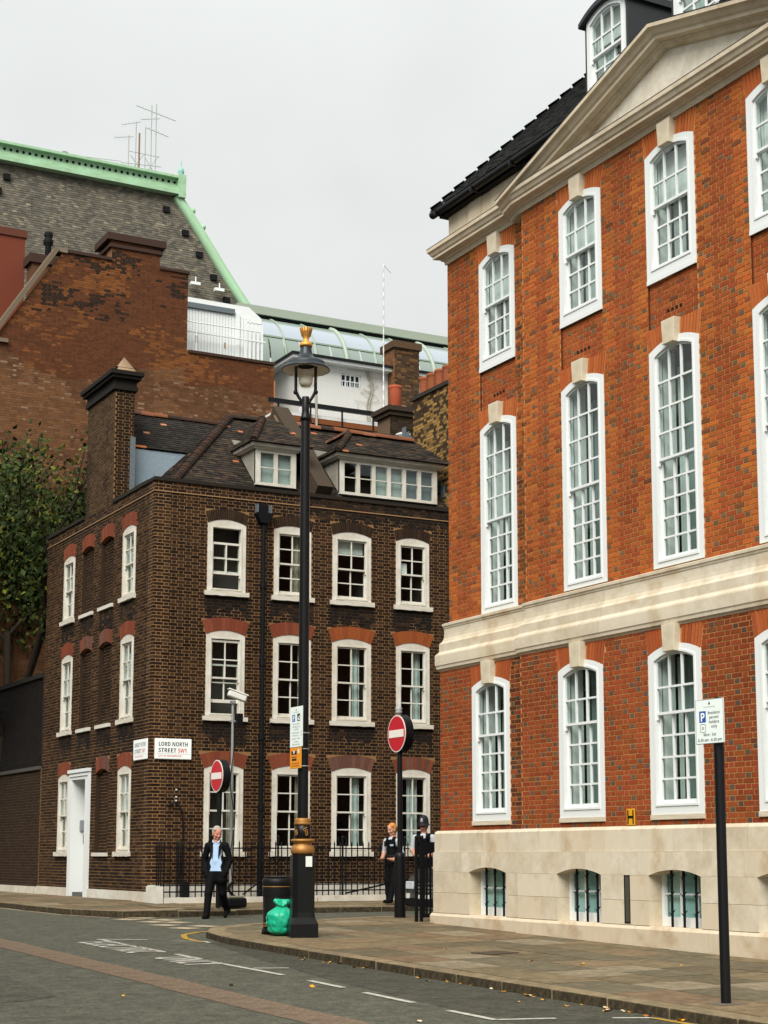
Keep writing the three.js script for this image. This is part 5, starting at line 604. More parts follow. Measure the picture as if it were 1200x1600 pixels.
// ---------- street furniture ----------
const canvasTex = (w, h, f) => { const c = document.createElement('canvas'); c.width = w; c.height = h; const x = c.getContext('2d'); f(x, w, h); const t = new THREE.CanvasTexture(c); t.colorSpace = THREE.SRGBColorSpace; return t; };
const fitText = (x, t, cx, y, mw, size, wt = 'bold') => { x.save(); x.font = wt + ' ' + size + 'px sans-serif'; const k = Math.min(1, mw / x.measureText(t).width); x.translate(cx, y); x.scale(k, 1); x.textAlign = 'center'; x.fillText(t, 0, 0); x.restore(); };
const SIGNW = '#dfe8e4';
const pyOf = (x, z) => GY(z) + (x < 14.7 && z > -28 ? XF(x) : 0);
{ // lamp column
  const X = 11.19, Zp = -23.8, y0 = pyOf(X, Zp), LM = thing('street_lamp', 'tall black street lamp with gold collars, gold finial and glass globe', 'street lamp');
  const at = (m) => { m.position.x += X; m.position.z += Zp; return m; }; const GLOSS = mat(.006, .0063, .0066, .38, { specularIntensity: .4 });
  { const g = (() => { const sq = (r, y) => [[-r, y, -r], [r, y, -r], [r, y, r], [-r, y, r]], lev = [[.215, y0], [.215, y0 + .2], [.185, y0 + .3], [.175, y0 + .38], [.175, 1.6]]; const oct = (r, y, ch) => { const o = []; for (const [a, b] of [[1, ch], [ch, 1], [-ch, 1], [-1, ch], [-1, -ch], [-ch, -1], [ch, -1], [1, -ch]]) o.push([a * r, y, b * r]); return o; }; const L2 = lev.map(([r, y], i) => oct(r, y, i < 2 ? .97 : .6)), pos = []; for (let i = 0; i + 1 < L2.length; i++) for (let k = 0; k < 8; k++) { const a = L2[i][k], b = L2[i][(k + 1) % 8], c = L2[i + 1][(k + 1) % 8], d = L2[i + 1][k]; pos.push(...a, ...c, ...b, ...a, ...d, ...c); } const tp = L2[L2.length - 1]; for (let k = 1; k < 7; k++) pos.push(...tp[0], ...tp[k + 1], ...tp[k]); const g = new THREE.BufferGeometry(); g.setAttribute('position', new THREE.Float32BufferAttribute(pos, 3)); g.computeVertexNormals(); return g; })(); at(part('pedestal', g, GLOSS, LM)).rotation.y = -.25; }
  at(part('gold_collar', lathe([[.001, 1.6], [.16, 1.6], [.185, 1.64], [.19, 1.69], [.165, 1.74], [.14, 1.76], [.14, 1.79], [.185, 1.81], [.185, 1.84], [.13, 1.85], [.001, 1.85]]), GOLD, LM)); at(part('emblem_drum', lathe([[.001, 1.85], [.125, 1.85], [.125, 2.06], [.001, 2.06]]), GLOSS, LM)); at(part('gold_collar', lathe([[.001, 2.06], [.13, 2.06], [.14, 2.09], [.12, 2.12], [.135, 2.15], [.11, 2.17], [.001, 2.17]]), GOLD, LM));
  for (const a of [-.15, -1.5]) { const p = []; for (let i = 0; i <= 16; i++) { const t = i / 16, th = a + .28 * Math.sin(t * PI * 2.2) - .5, y = 1.9 + .13 * t; p.push([.128 * Math.sin(th + .6), y, .128 * Math.cos(th + .6)]); } at(part('gold_scroll', tube(p, .007, 30, 5), GOLD, LM)); const p2 = []; for (let i = 0; i <= 12; i++) { const t = i / 12 * 2 * PI, th = a + .2 + .14 * Math.cos(t); p2.push([.128 * Math.sin(th), 1.95 + .045 * Math.sin(t), .128 * Math.cos(th)]); } at(part('gold_scroll', tube(p2, .006, 24, 5), GOLD, LM)); }
  at(part('column', lathe([[.001, 2.15], [.085, 2.17], [.083, 4.5], [.075, 8.55], [.001, 8.55]], 20), GLOSS, LM)); at(part('column_head', lathe([[.001, 8.55], [.085, 8.55], [.09, 8.6], [.07, 8.64], [.06, 8.72], [.06, 8.95], [.001, 8.96]], 20), GLOSS, LM));
  const right = new V3(cyw, 0, syw); for (const s of [-1, 1]) { const q = (a, y) => [right.x * a * s, y, right.z * a * s]; at(part('fork_arm', tube([q(.05, 8.85), q(.13, 8.98), q(.16, 9.05), q(.16, 9.5)], .026, 16, 7, false), GLOSS, LM)); at(part('fork_knuckle', new THREE.SphereGeometry(.04, 8, 6), GLOSS, LM)).position.add(new V3(...q(.165, 9.03))); }
  at(part('hood', lathe([[.09, 9.78], [.1, 9.7], [.13, 9.62], [.2, 9.57], [.31, 9.53], [.335, 9.5], [.335, 9.47], [.39, 9.42], [.395, 9.395], [.37, 9.40], [.31, 9.45], [.2, 9.47], [.15, 9.5], [.001, 9.52]], 36), mat(.02, .026, .03, .35), LM)); at(part('reflector', lathe([[.38, 9.395], [.3, 9.43], [.2, 9.455], [.14, 9.46]], 32), mat(.55, .52, .44, .5, { side: THREE.DoubleSide }), LM)); const gl = at(part('globe', lathe([[.20, 9.45], [.21, 9.36], [.2, 9.25], [.16, 9.16], [.09, 9.11], [.001, 9.09]], 28), mat(.97, .97, .95, .03, { transmission: 1, thickness: 0, ior: 1.5, side: THREE.DoubleSide }), LM)); at(part('bulb', lathe([[.001, 9.12], [.08, 9.13], [.11, 9.18], [.12, 9.28], [.001, 9.3]], 16), mat(.75, .73, .63, .5), LM));
  at(part('gold_finial', lathe([[.001, 9.78], [.1, 9.78], [.105, 9.82], [.09, 9.86], [.05, 9.875], [.045, 9.93], [.06, 9.95], [.075, 10.03], [.1, 10.1], [.001, 10.11]], 20), mat(.58, .29, .06, .5, { metalness: .35 }), LM)); for (let i = 0; i < 14; i++) { const a = i / 14 * 2 * PI; at(part('flute', tube([[.07 * Math.cos(a), 9.97, .07 * Math.sin(a)], [.1 * Math.cos(a), 10.1, .1 * Math.sin(a)]], .008, 2, 4), GOLD, LM)); }
  // notices fixed to the column, facing the side street traffic
  const FS = fr(X - .09, Zp, -PI / 2), evT = canvasTex(400, 560, (x, w, h) => { x.fillStyle = SIGNW; x.fillRect(0, 0, w, h); x.fillStyle = '#333c3a'; fitText(x, 'City of Westminster', w / 2, 82, 200, 22, 'normal'); x.beginPath(); x.arc(w / 2, 42, 13, 0, 7); x.fill(); x.fillStyle = '#2a5ca8'; x.fillRect(70, 105, 92, 100); x.fillStyle = '#e8eeec'; fitText(x, 'P', 116, 192, 90, 100); x.fillStyle = '#1c2422'; x.fillRect(232, 100, 98, 104); x.fillStyle = SIGNW; x.fillRect(250, 150, 34, 42); x.beginPath(); x.arc(300, 140, 16, 0, 7); x.fill(); x.fillRect(292, 168, 30, 22); x.fillStyle = '#2b3533'; ['Electric vehicle', 'recharging point', 'at all times'].forEach((t, i) => fitText(x, t, w / 2, 252 + i * 38, 320, 34, 'normal')); ['Resident permit', 'holders only'].forEach((t, i) => fitText(x, t, w / 2 - 22, 374 + i * 38, 280, 34, 'normal')); x.strokeStyle = '#2b3533'; x.lineWidth = 4; x.strokeRect(346, 346, 30, 62); fitText(x, 'Max stay 12 hours', w / 2, 456, 340, 34, 'normal'); ['No return', 'within same day'].forEach((t, i) => fitText(x, t, w / 2, 500 + i * 38, 330, 34, 'normal')); });
  const sgn = (name, w, h, u, v, t, back, F = FS, wz = 0) => { put(part(name, new RoundedBoxGeometry(w, h, .012, 2, .006), back, LM), F, u, v, wz); put(part(name + '_face', new THREE.PlaneGeometry(w - .01, h - .01), mat(1, 1, 1, .4, { map: t }), LM), F, u, v, wz + .008); };
  sgn('parking_notice', .46, .64, -.06, 3.60, evT, mat(.6, .64, .62, .5)); const camT = canvasTex(300, 300, (x, w, h) => { x.fillStyle = '#dd8a12'; x.fillRect(0, 0, w, h); x.fillStyle = '#14110c'; x.fillRect(36, 48, 130, 52); x.beginPath(); x.moveTo(166, 50); x.lineTo(186, 34); x.lineTo(186, 112); x.lineTo(166, 98); x.fill(); x.fillStyle = '#d8dcda'; x.beginPath(); x.arc(108, 62, 22, 0, 7); x.fill(); x.fillRect(212, 20, 46, 60); x.fillStyle = '#14110c'; x.fillRect(36, 128, 150, 14); x.fillRect(50, 156, 130, 34); x.fillStyle = '#5a3a0c'; for (let r = 0; r < 2; r++) for (let i = 0; i < 11; i++) x.fillRect(40 + i * 20, 222 + r * 34, 11 + 6 * hsh(i, r, 3), 16); }); sgn('warning_notice', .41, .33, -.08, 3.11, camT, mat(.6, .3, .03, .5)); for (const y of [3.5, 3.25, 2.98]) at(part('clamp_band', new THREE.TorusGeometry(.088, .012, 6, 20).rotateX(PI / 2), mat(.3, .3, .29, .4, { metalness: .6 }), LM)).position.y = y;
  const FW = fr(X, Zp, -YAW + .1); put(part('asset_label', boxG(.1, .16, .004), mat(.62, .64, .6, .5), LM), FW, .09, 1.5, .196); seat(LM, X, y0, Zp);
}
{ // litter bin behind the lamp and the green bag
  const X = 11.14, Zp = -24.62, y0 = pyOf(X, Zp), B = thing('litter_bin', 'black litter bin with gold bands behind the lamp base', 'litter bin'), DK = mat(.007, .0072, .0075, .5, { specularIntensity: .35 }); const at = m => { m.position.set(X, y0, Zp); return m; };
  at(part('drum', lathe([[.001, 0], [.25, 0], [.25, .06], [.225, .1], [.235, .72], [.235, .78], [.25, .8], [.245, .86], [.2, .89], [.001, .9]], 28), DK, B)); for (const y of [.12, .16, .735, .785]) at(part('gold_band', lathe([[.23, y], [.241, y + .005], [.241, y + .012], [.23, y + .017]], 28), GOLD, B)); at(part('lid_dish', lathe([[.2, .893], [.22, .905], [.12, .9], [.001, .898]], 24), mat(.06, .065, .065, .5), B)); at(part('mouth', lathe([[.236, .6], [.24, .6], [.24, .7], [.236, .7]], 20), BLACKR, B)); seat(B, X, y0, Zp);
  const bx0 = 11.0, bz0 = -24.2, by = pyOf(bx0, bz0), g = new THREE.SphereGeometry(1, 64, 48), p = g.attributes.position; for (let i = 0; i < p.count; i++) { let x = p.getX(i), y = p.getY(i), z = p.getZ(i); const th = Math.atan2(z, x), t = (y + 1) / 2; let r = Math.sqrt(Math.max(0, 1 - y * y)); let prof = t < .1 ? Math.sqrt(t / .1) * .82 : t < .55 ? .82 + .18 * Math.sin((t - .1) / .45 * PI / 2) : t < .86 ? 1 - .72 * ((t - .55) / .31) ** 1.7 : .28 + .3 * Math.sin((t - .86) / .14 * PI * .8) * (.6 + .4 * Math.cos(2 * th)); const cr = 1 + .07 * (fbm(th * 2.4 + 20, t * 5, 3, 201) - .5) * 2 + .05 * Math.sin(th * 11 + 3 * t) * cl((t - .45) * 2.4) + .22 * Math.abs(vn(th * 3.2 + 9, t * 6, 205) - .5); const rad = r > .001 ? prof * cr * .225 : 0, hgt = t * .52 + .05 * cl((t - .8) * 5) * Math.sin(th * 2 + 1); p.setXYZ(i, Math.cos(th) * rad, hgt, Math.sin(th) * rad * .95); } g.computeVertexNormals(); const bag = part('rubbish_bag', g, mat(.005, .34, .19, .42, { clearcoat: .25, clearcoatRoughness: .35 })); tag(bag, 'tied bright green plastic rubbish bag on the pavement by the lamp', 'rubbish bag'); bag.position.set(bx0, by + .002, bz0); bag.rotation.z = -.05;
}
function noEntry(label, X, Zp, y0, yc, r, post) {
  const S = thing('no_entry_sign', label, 'road sign', 'no entry signs at the side street mouth'), F = fr(X, Zp, -PI / 2), RED_ = mat(.45, .004, .012, .35), disc = (rad, d) => { const g = new THREE.CylinderGeometry(rad, rad, d, 40); g.rotateX(PI / 2); return g; };
  part('post', cyl(.05, .05, y0, yc + r * .9, 14), BLACK, S).position.set(X + .06, 0, Zp); if (post) { part('base_sleeve', lathe([[.001, 0], [.105, 0], [.105, 1.1], [.09, 1.17], [.06, 1.2], [.001, 1.2]], 20), BLACK, S).position.set(X + .06, y0, Zp); part('light_cap', lathe([[.001, 0], [.06, 0], [.07, .04], [.05, .07], [.07, .1], [.04, .14], [.001, .15]], 14), mat(.3, .31, .3, .4), S).position.set(X + .04, yc + r + .02, Zp); }
  put(part('housing', disc(r + .01, .16), BLACK, S), F, 0, yc, -.085); put(part('white_rim', disc(r, .012), mat(.68, .62, .58, .4), S), F, 0, yc, .004); put(part('red_disc', disc(r - .022, .012), RED_, S), F, 0, yc, .008); put(part('white_bar', boxG(r * 1.62, r * .4, .006), mat(.72, .69, .64, .4), S), F, 0, yc, .0165); seat(S, X + .06, y0, Zp);
}
noEntry('red and white no entry disc behind the walking man', 13.38, -32.7, GY(-32.7) - .03, 3.245, .335, false); { const s = scene.children[scene.children.length - 1]; const d = part('reflector_stud', new THREE.SphereGeometry(.03, 10, 8), mat(.5, .55, .6, .3), s); d.position.set(13.44 - s.position.x, 1.93 - s.position.y, .06); }
noEntry('red and white no entry disc beside the red brick building corner', 14.92, -27.6, GY(-27.6), 3.86, .35, true);
{ // CCTV pole
  const X = 13.97, Zp = -33.3, y0 = GY(Zp), C = thing('camera_pole', 'slim grey pole with white security camera in front of the sash windows', 'camera pole'), GP = mat(.30, .31, .30, .45, { metalness: .4 }); part('pole', cyl(.035, .028, y0, 4.85, 12), GP, C).position.set(X, 0, Zp); part('cable', tube([[X + .05, .9, Zp + .03], [X - .04, 1.6, Zp + .05], [X + .06, 2.3, Zp + .04], [X - .05, 3.1, Zp + .04], [X + .03, 3.9, Zp + .03]], .009, 40, 5), BLACKR, C); part('mount', bxG(-.05, .05, 4.84, 4.9, -.05, .05), GP, C).position.set(X, 0, Zp);
  const h = part('camera_housing', new RoundedBoxGeometry(.42, .15, .16, 3, .04), mat(.62, .62, .57, .4), C); h.position.set(X + .1, 5.01, Zp); h.rotation.set(0, -.2, -.33); const sh = part('sun_shield', new RoundedBoxGeometry(.46, .03, .19, 2, .012), mat(.66, .66, .6, .4), C); sh.position.set(X + .12, 5.09, Zp); sh.rotation.copy(h.rotation); const bk = part('control_box', new RoundedBoxGeometry(.16, .26, .14, 2, .02), BLACK, C); bk.position.set(X + .14, 4.5, Zp); part('bracket', bxG(-.12, .12, 4.44, 4.48, -.02, .02), GP, C).position.set(X + .05, 0, Zp); part('base_clutter', tube([[X - .1, y0 + .02, Zp + .1], [X + .12, y0 + .1, Zp + .12], [X + .02, y0 + .22, Zp + .05], [X - .08, y0 + .35, Zp + .06], [X + .05, y0 + .5, Zp + .04]], .03, 30, 6), BLACKR, C); seat(C, X, y0, Zp);
  const bxg = new RoundedBoxGeometry(.5, .2, .34, 3, .05), q = bxg.attributes.position; for (let i = 0; i < q.count; i++) q.setY(i, q.getY(i) + .02 * vn(q.getX(i) * 20, q.getZ(i) * 20, 3)); const bg = thing('battery_box', 'low black box with a lid at the foot of the camera pole', 'box'); part('box', bxg, BLACKR, bg).position.y = .1; part('lid', new RoundedBoxGeometry(.4, .05, .3, 2, .02), mat(.16, .15, .1, .7), bg).position.set(-.03, .215, 0); bg.position.set(13.75, GY(-32.75) - .03, -32.62); bg.rotation.y = .25;
}
{ // parking sign on the near pavement
  const X = 10.77, Zp = -13.2, y0 = pyOf(X, Zp), S = thing('parking_sign', 'black post with a white resident permit parking sign', 'road sign'); part('post', cyl(.05, .05, y0, 3.12, 16), BLACK, S).position.set(X + .03, 0, Zp); part('post_cap', cyl(.052, .03, 3.12, 3.17, 16), BLACKR, S).position.set(X + .03, 0, Zp); part('footing', bxG(-.16, .16, 0, .008, -.13, .13), grainy(.2, .17, .13, .95), S).position.set(X + .03, y0, Zp);
  const t = canvasTex(600, 660, (x, w, h) => { x.fillStyle = SIGNW; x.fillRect(0, 0, w, h); x.fillStyle = '#c8d3cf'; for (let y = 0; y < h; y += 28) x.fillRect(0, y, w, 3); x.strokeStyle = '#3c4643'; x.lineWidth = 6; x.strokeRect(3, 3, w - 6, h - 6); x.fillStyle = '#20282a'; x.beginPath(); x.arc(300, 62, 16, 0, 7); x.fill(); x.fillRect(282, 60, 36, 20); x.beginPath(); x.moveTo(290, 48); x.lineTo(300, 24); x.lineTo(310, 48); x.fill(); x.fillStyle = '#5b6664'; fitText(x, 'City of Westminster', 300, 126, 260, 32, 'normal'); x.fillStyle = '#2b4f9e'; x.fillRect(78, 170, 144, 172); x.fillStyle = '#e8eeec'; fitText(x, 'P', 150, 322, 130, 178); x.fillStyle = '#22292a'; ['Resident', 'permit', 'holders', 'only'].forEach((s, i) => fitText(x, s, 396, 226 + i * 68, 270, 62)); x.strokeStyle = '#22292a'; x.lineWidth = 8; x.beginPath(); x.moveTo(120, 368); x.lineTo(190, 368); x.quadraticCurveTo(208, 368, 208, 386); x.lineTo(208, 470); x.quadraticCurveTo(208, 490, 190, 490); x.lineTo(120, 490); x.quadraticCurveTo(102, 490, 102, 470); x.lineTo(102, 386); x.quadraticCurveTo(102, 368, 120, 368); x.stroke(); fitText(x, 'D', 155, 452, 60, 62); fitText(x, 'Mon - Sat', 300, 548, 280, 62); fitText(x, '8.30 am - 6.30 pm', 300, 628, 530, 62); });
  const F = fr(X - .03, Zp, -PI / 2 + .06); put(part('sign_plate', new RoundedBoxGeometry(.41, .45, .012, 2, .006), mat(.55, .6, .58, .5), S), F, -.055, 2.93, -.007); put(part('sign_face', new THREE.PlaneGeometry(.405, .445), mat(1, 1, 1, .4, { map: t }), S), F, -.055, 2.93, .001); seat(S, X + .03, y0, Zp);
}
{ // gate railings at the corner of the red building
  const G = thing('corner_gate', 'tall black iron gate standing at the red building corner', 'gate'), z = -26.25, y0 = pyOf(14.8, z) - .01, y1 = 1.83; for (const x of [14.58, 14.68]) { part('post', bxG(-.024, .024, y0, y1 + .05, -.024, .024), IRON, G).position.set(x, 0, z); part('post_finial', new THREE.SphereGeometry(.035, 8, 6), IRON, G).position.set(x, y1 + .08, z); } part('frame', ext(rect(14.7, 15.9, y0 + .08, y1), [rect(14.75, 15.85, y0 + .15, y1 - .2)], .04), IRON, G).position.set(0, 0, z - .02); for (let x = 14.79; x < 15.86; x += .075) part('bar', bxG(-.016, .016, y0 + .1, y1 - .1, -.011, .011), IRON, G).position.set(x, 0, z); for (const y of [.75, 1.1, 1.45]) part('hinge', bxG(14.58, 14.7, y, y + .03, -.012, .012), IRON, G).position.z = z; bx('top_plate', IRON, G, 14.75, 15.9, y1 - .13, y1 - .06, z - .018, z + .018); seat(G, 14.6, y0, z);
}
{ // parked black car seen through the gate
  const C = thing('parked_car', 'black car with chrome grille bars parked behind the corner gate', 'car'), PT = mat(.008, .0085, .009, .25, { clearcoat: 1, clearcoatRoughness: .05 }), CH = mat(.6, .62, .62, .2, { metalness: .9 }), X = 16.7, zc = -29.6, y0 = GY(zc) + ROADD, W = 1.72;
  const prof = [[.0, .28], [.0, .62], [.08, .8], [.25, .93], [1.15, 1.03], [1.25, 1.06], [1.85, 1.5], [2.2, 1.58], [3.3, 1.58], [3.75, 1.42], [4.2, 1.02], [4.35, .95], [4.42, .6], [4.4, .28], [3.75, .26], [3.7, .5], [3.45, .64], [3.2, .5], [3.15, .26], [1.2, .26], [1.15, .5], [.9, .64], [.65, .5], [.6, .26]];
  const body = part('body', ext(prof, [], W - .12, .06), PT, C); body.position.set(X, y0, zc - W / 2 + .06); const gls = mat(.02, .024, .028, .06, { clearcoat: 1 }); part('side_window', ext([[1.45, 1.1], [1.95, 1.46], [3.3, 1.5], [3.85, 1.1]], [], .01), gls, C).position.set(X, y0, zc + W / 2 + .055); const ws = part('windscreen', new THREE.PlaneGeometry(1.45, .68), gls, C); ws.position.set(X + 1.5, y0 + 1.3, zc); ws.rotation.set(0, -PI / 2, 0); ws.rotateX(-.92); ws.material.side = THREE.DoubleSide;
  const F = fr(X - .062, zc, -PI / 2); for (const [a, b, v, h] of [[-.36, .36, .70, .02], [-.4, .4, .62, .035], [-.4, .4, .55, .02], [-.42, .42, .28, .02], [-.4, .4, .22, .02]]) put(part('grille_bar', boxG(b - a, h, .03), CH, C), F, 0, y0 + v, .0); put(part('number_plate', boxG(.5, .11, .015), mat(.7, .7, .66, .5), C), F, 0, y0 + .42, .012); for (const s of [-1, 1]) { const hl = part('headlight', new RoundedBoxGeometry(.3, .16, .05, 2, .02), mat(.5, .55, .58, .12, { clearcoat: 1 }), C); put(hl, F, s * .62, y0 + .66, -.0); put(part('side_lamp', boxG(.12, .2, .02), mat(.6, .6, .58, .3), C), F, s * .68, y0 + .4, .012); }
  put(part('bumper', new RoundedBoxGeometry(1.66, .16, .1, 2, .03), BLACKR, C), F, 0, y0 + .33, -.02); for (const wx of [.9, 3.45]) for (const s of [-1, 1]) { const w = new THREE.Group(); w.name = 'wheel'; C.add(w); w.position.set(X + wx, y0 + .31, zc + s * (W / 2 - .06)); part('tyre', new THREE.TorusGeometry(.235, .085, 10, 24), BLACKR, w); const r = new THREE.CylinderGeometry(.2, .2, .1, 20); r.rotateX(PI / 2); part('rim', r, mat(.35, .36, .37, .3, { metalness: .7 }), w); } for (const s of [-1, 1]) part('wing_mirror', new RoundedBoxGeometry(.12, .13, .2, 2, .03), PT, C).position.set(X + 1.45, y0 + 1.12, zc + s * (W / 2 + .14)); seat(C, X, y0, zc);
}
{ // fallen leaves in the gutter
  const g = new THREE.PlaneGeometry(.07, .05, 2, 1); g.rotateX(-PI / 2); const p = g.attributes.position; for (let i = 0; i < p.count; i++) p.setY(i, .012 * Math.abs(p.getX(i)) / .035); g.computeVertexNormals(); const n = 55, im = new THREE.InstancedMesh(g, mat(1, 1, 1, .8, { side: THREE.DoubleSide }), n), c = new THREE.Color(); im.name = 'fallen_leaves'; for (let i = 0; i < n; i++) { const gut = i < 42, z = -10.5 - 11 * Math.pow(rnd(), 1.2), x = gut ? 10.08 - .22 * rnd() * rnd() : i < 48 ? rr(6, 10) : rr(10.5, 14), y = x < 10.1 ? GY(z) + ROADD + .006 : GY(z) + XF(x) + .004; im.setMatrixAt(i, new THREE.Matrix4().compose(new V3(x, y, z), new THREE.Quaternion().setFromEuler(new THREE.Euler(rr(-.2, .2), rr(0, 6), rr(-.2, .2))), new V3(1, 1, 1).multiplyScalar(rr(.5, 1.2)))); im.setColorAt(i, rnd() > .35 ? c.setRGB(.55, .27, .03) : rnd() > .5 ? c.setRGB(.5, .42, .3) : c.setRGB(.3, .12, .03)); } im.userData.kind = 'stuff'; tag(im, 'yellow fallen leaves scattered along the kerb', 'leaves', null, 'stuff'); scene.add(im);
}
// ---------- people ----------
// bones: [ax,ay,az,ra, bx,by,bz,rb, colour]; local frame: feet at y = 0, facing +z, metres
function fieldMesh(bones, lo, hi, n, k, carve) {
  const mc = new MarchingCubes(n, new THREE.MeshBasicMaterial(), false, false, 400000); mc.isolation = 0; const c = [0, 1, 2].map(i => (lo[i] + hi[i]) / 2), s = Math.max(hi[0] - lo[0], hi[1] - lo[1], hi[2] - lo[2]) / 2, half = n / 2;
  const dist = (b, x, y, z) => { const dx = b[4] - b[0], dy = b[5] - b[1], dz = b[6] - b[2], l = dx * dx + dy * dy + dz * dz; let t = l ? ((x - b[0]) * dx + (y - b[1]) * dy + (z - b[2]) * dz) / l : 0; t = t < 0 ? 0 : t > 1 ? 1 : t; const fz = b[9] || 1, ex = x - b[0] - dx * t, ey = y - b[1] - dy * t, ez = (z - b[2] - dz * t) * fz; return (Math.sqrt(ex * ex + ey * ey + ez * ez) - (b[3] + (b[7] - b[3]) * t)) / (fz > 1 ? Math.sqrt(fz) : 1); };
  for (let iz = 0; iz < n; iz++) for (let iy = 0; iy < n; iy++) for (let ix = 0; ix < n; ix++) { const x = c[0] + (ix - half) / half * s, y = c[1] + (iy - half) / half * s, z = c[2] + (iz - half) / half * s; if (x < lo[0] || x > hi[0] || y < lo[1] || y > hi[1] || z < lo[2] || z > hi[2]) { mc.field[ix + n * iy + n * n * iz] = -1; continue; } let d = 1; for (const b of bones) { const q = dist(b, x, y, z); if (q > d + k) continue; const h = Math.max(0, Math.min(1, .5 + .5 * (d - q) / k)); d = d + (q - d) * h - k * h * (1 - h); } if (carve) d = carve(d, x, y, z); mc.field[ix + n * iy + n * n * iz] = -d; }
  mc.update(); const cnt = mc.count, P = new Float32Array(cnt * 3), N = new Float32Array(cnt * 3); for (let i = 0; i < cnt; i++) for (let a = 0; a < 3; a++) { P[i * 3 + a] = mc.positionArray[i * 3 + a] * s + c[a]; N[i * 3 + a] = mc.normalArray[i * 3 + a]; }
  const col = new Float32Array(cnt * 3); for (let i = 0; i < cnt; i++) { let best = 9, bc = [0, 0, 0]; for (const b of bones) { const q = dist(b, P[i * 3], P[i * 3 + 1], P[i * 3 + 2]); if (q < best) { best = q; bc = b[8]; } } const cc = typeof bc === 'function' ? bc(P[i * 3], P[i * 3 + 1], P[i * 3 + 2]) : bc; col.set(cc, i * 3); }
  const g = new THREE.BufferGeometry(); g.setAttribute('position', new THREE.BufferAttribute(P, 3)); g.setAttribute('normal', new THREE.BufferAttribute(N, 3)); g.setAttribute('color', new THREE.BufferAttribute(col, 3)); const m = mergeVertices(g, 1e-4); m.computeVertexNormals(); return m;
}
const SKIN = [.46, .23, .155], SKINR = [.5, .22, .15];
// head centred at (0, hy, 0) before turning; front is +z
function headMesh(skin, o = {}) {
  const eye = [.05, .035, .03], lip = [skin[0] * .75, skin[1] * .5, skin[2] * .5], f = (x, y, z) => { if (z > .055 && Math.abs(Math.abs(x) - .032) < .014 && Math.abs(y - .005) < .007) return eye; if (z > .06 && Math.abs(x) < .026 && Math.abs(y + .062) < .007) return lip; if (z > .055 && Math.abs(Math.abs(x) - .033) < .02 && Math.abs(y - .026) < .006) return o.brow || [.3, .25, .2]; return skin; };
  const B = [[0, .03, -.012, .088, 0, .045, -.02, .088, f], [0, -.01, .022, .07, 0, .05, .03, .07, f], [0, -.075, .035, .042, 0, -.02, .03, .06, f], [0, -.095, .06, .02, 0, -.095, .05, .025, f], [-.04, -.07, .02, .03, .04, -.07, .02, .03, f], [0, .012, .09, .009, 0, -.03, .108, .014, f], [-.012, -.035, .098, .011, .012, -.035, .098, .011, f], [-.045, -.022, .06, .024, -.03, -.02, .07, .022, f], [.045, -.022, .06, .024, .03, -.02, .07, .022, f], [-.03, .03, .082, .014, .03, .03, .082, .014, f], [0, -.062, .086, .012, 0, -.07, .084, .014, f], [-.088, .015, -.005, .012, -.09, -.025, .0, .011, skin], [.088, .015, -.005, .012, .09, -.025, .0, .011, skin], [0, -.06, -.02, .05, 0, -.16, -.03, .055, skin]];
  return fieldMesh(B, [-.13, -.2, -.14], [.13, .17, .16], 74, .016, (d, x, y, z) => { const e = Math.min(Math.hypot(x - .032, y - .006, z - .1), Math.hypot(x + .032, y - .006, z - .1)) - .014; return Math.max(d, -e); });
}
function hairMesh(c, o) { const B = [[0, .06, -.03, .094, 0, .075, -.02, .09, c], [0, .02, -.06, .075, 0, -.03, -.065, .06, c], [-.06, .085, .035, .035, .06, .085, .035, .035, c], [-.075, .04, -.01, .03, -.078, .01, -.02, .024, c], [.075, .04, -.01, .03, .078, .01, -.02, .024, c], ...(o || [])]; return fieldMesh(B, [-.15, -.22, -.2], [.15, .2, .14], 64, .02, (d, x, y, z) => Math.max(d + .006 * vn(x * 90 + 50, (y + z) * 90 + 50, 5), z > .02 ? (y < .062 + z * .25 ? .02 : d) : d)); }
const PM = mat(1, 1, 1, .75, { vertexColors: true, specularIntensity: .15 }), HM = mat(1, 1, 1, .85, { vertexColors: true });
function person(label, x, y, z, turn, bones, head, extra) {
  const g = thing('person', label, 'person'); const body = fieldMesh(bones, [-.5, -.02, -.5], [.5, 1.72, .5], 132, .028, extra.carve); const hd = headMesh(head.skin, head); const M = new THREE.Matrix4().compose(new V3(...head.at), new THREE.Quaternion().setFromEuler(new THREE.Euler(head.pitch || 0, head.yaw || 0, head.roll || 0, 'YXZ')), new V3(1, 1, 1)); hd.applyMatrix4(M); const all = mergeGeometries([body.index ? body.toNonIndexed() : body, hd.index ? hd.toNonIndexed() : hd]); part('body', all, PM, g);
  const hair = hairMesh(head.hair, head.hairB); hair.applyMatrix4(M); part('hair', hair, HM, g); if (extra.more) extra.more(g, M); g.position.set(x, y, z); g.rotation.y = turn; return g;
}
const BLK = [.004, .0041, .0048], SHOE = [.004, .004, .004], SHIRT = [.36, .50, .68], WSH = [.42, .45, .48];
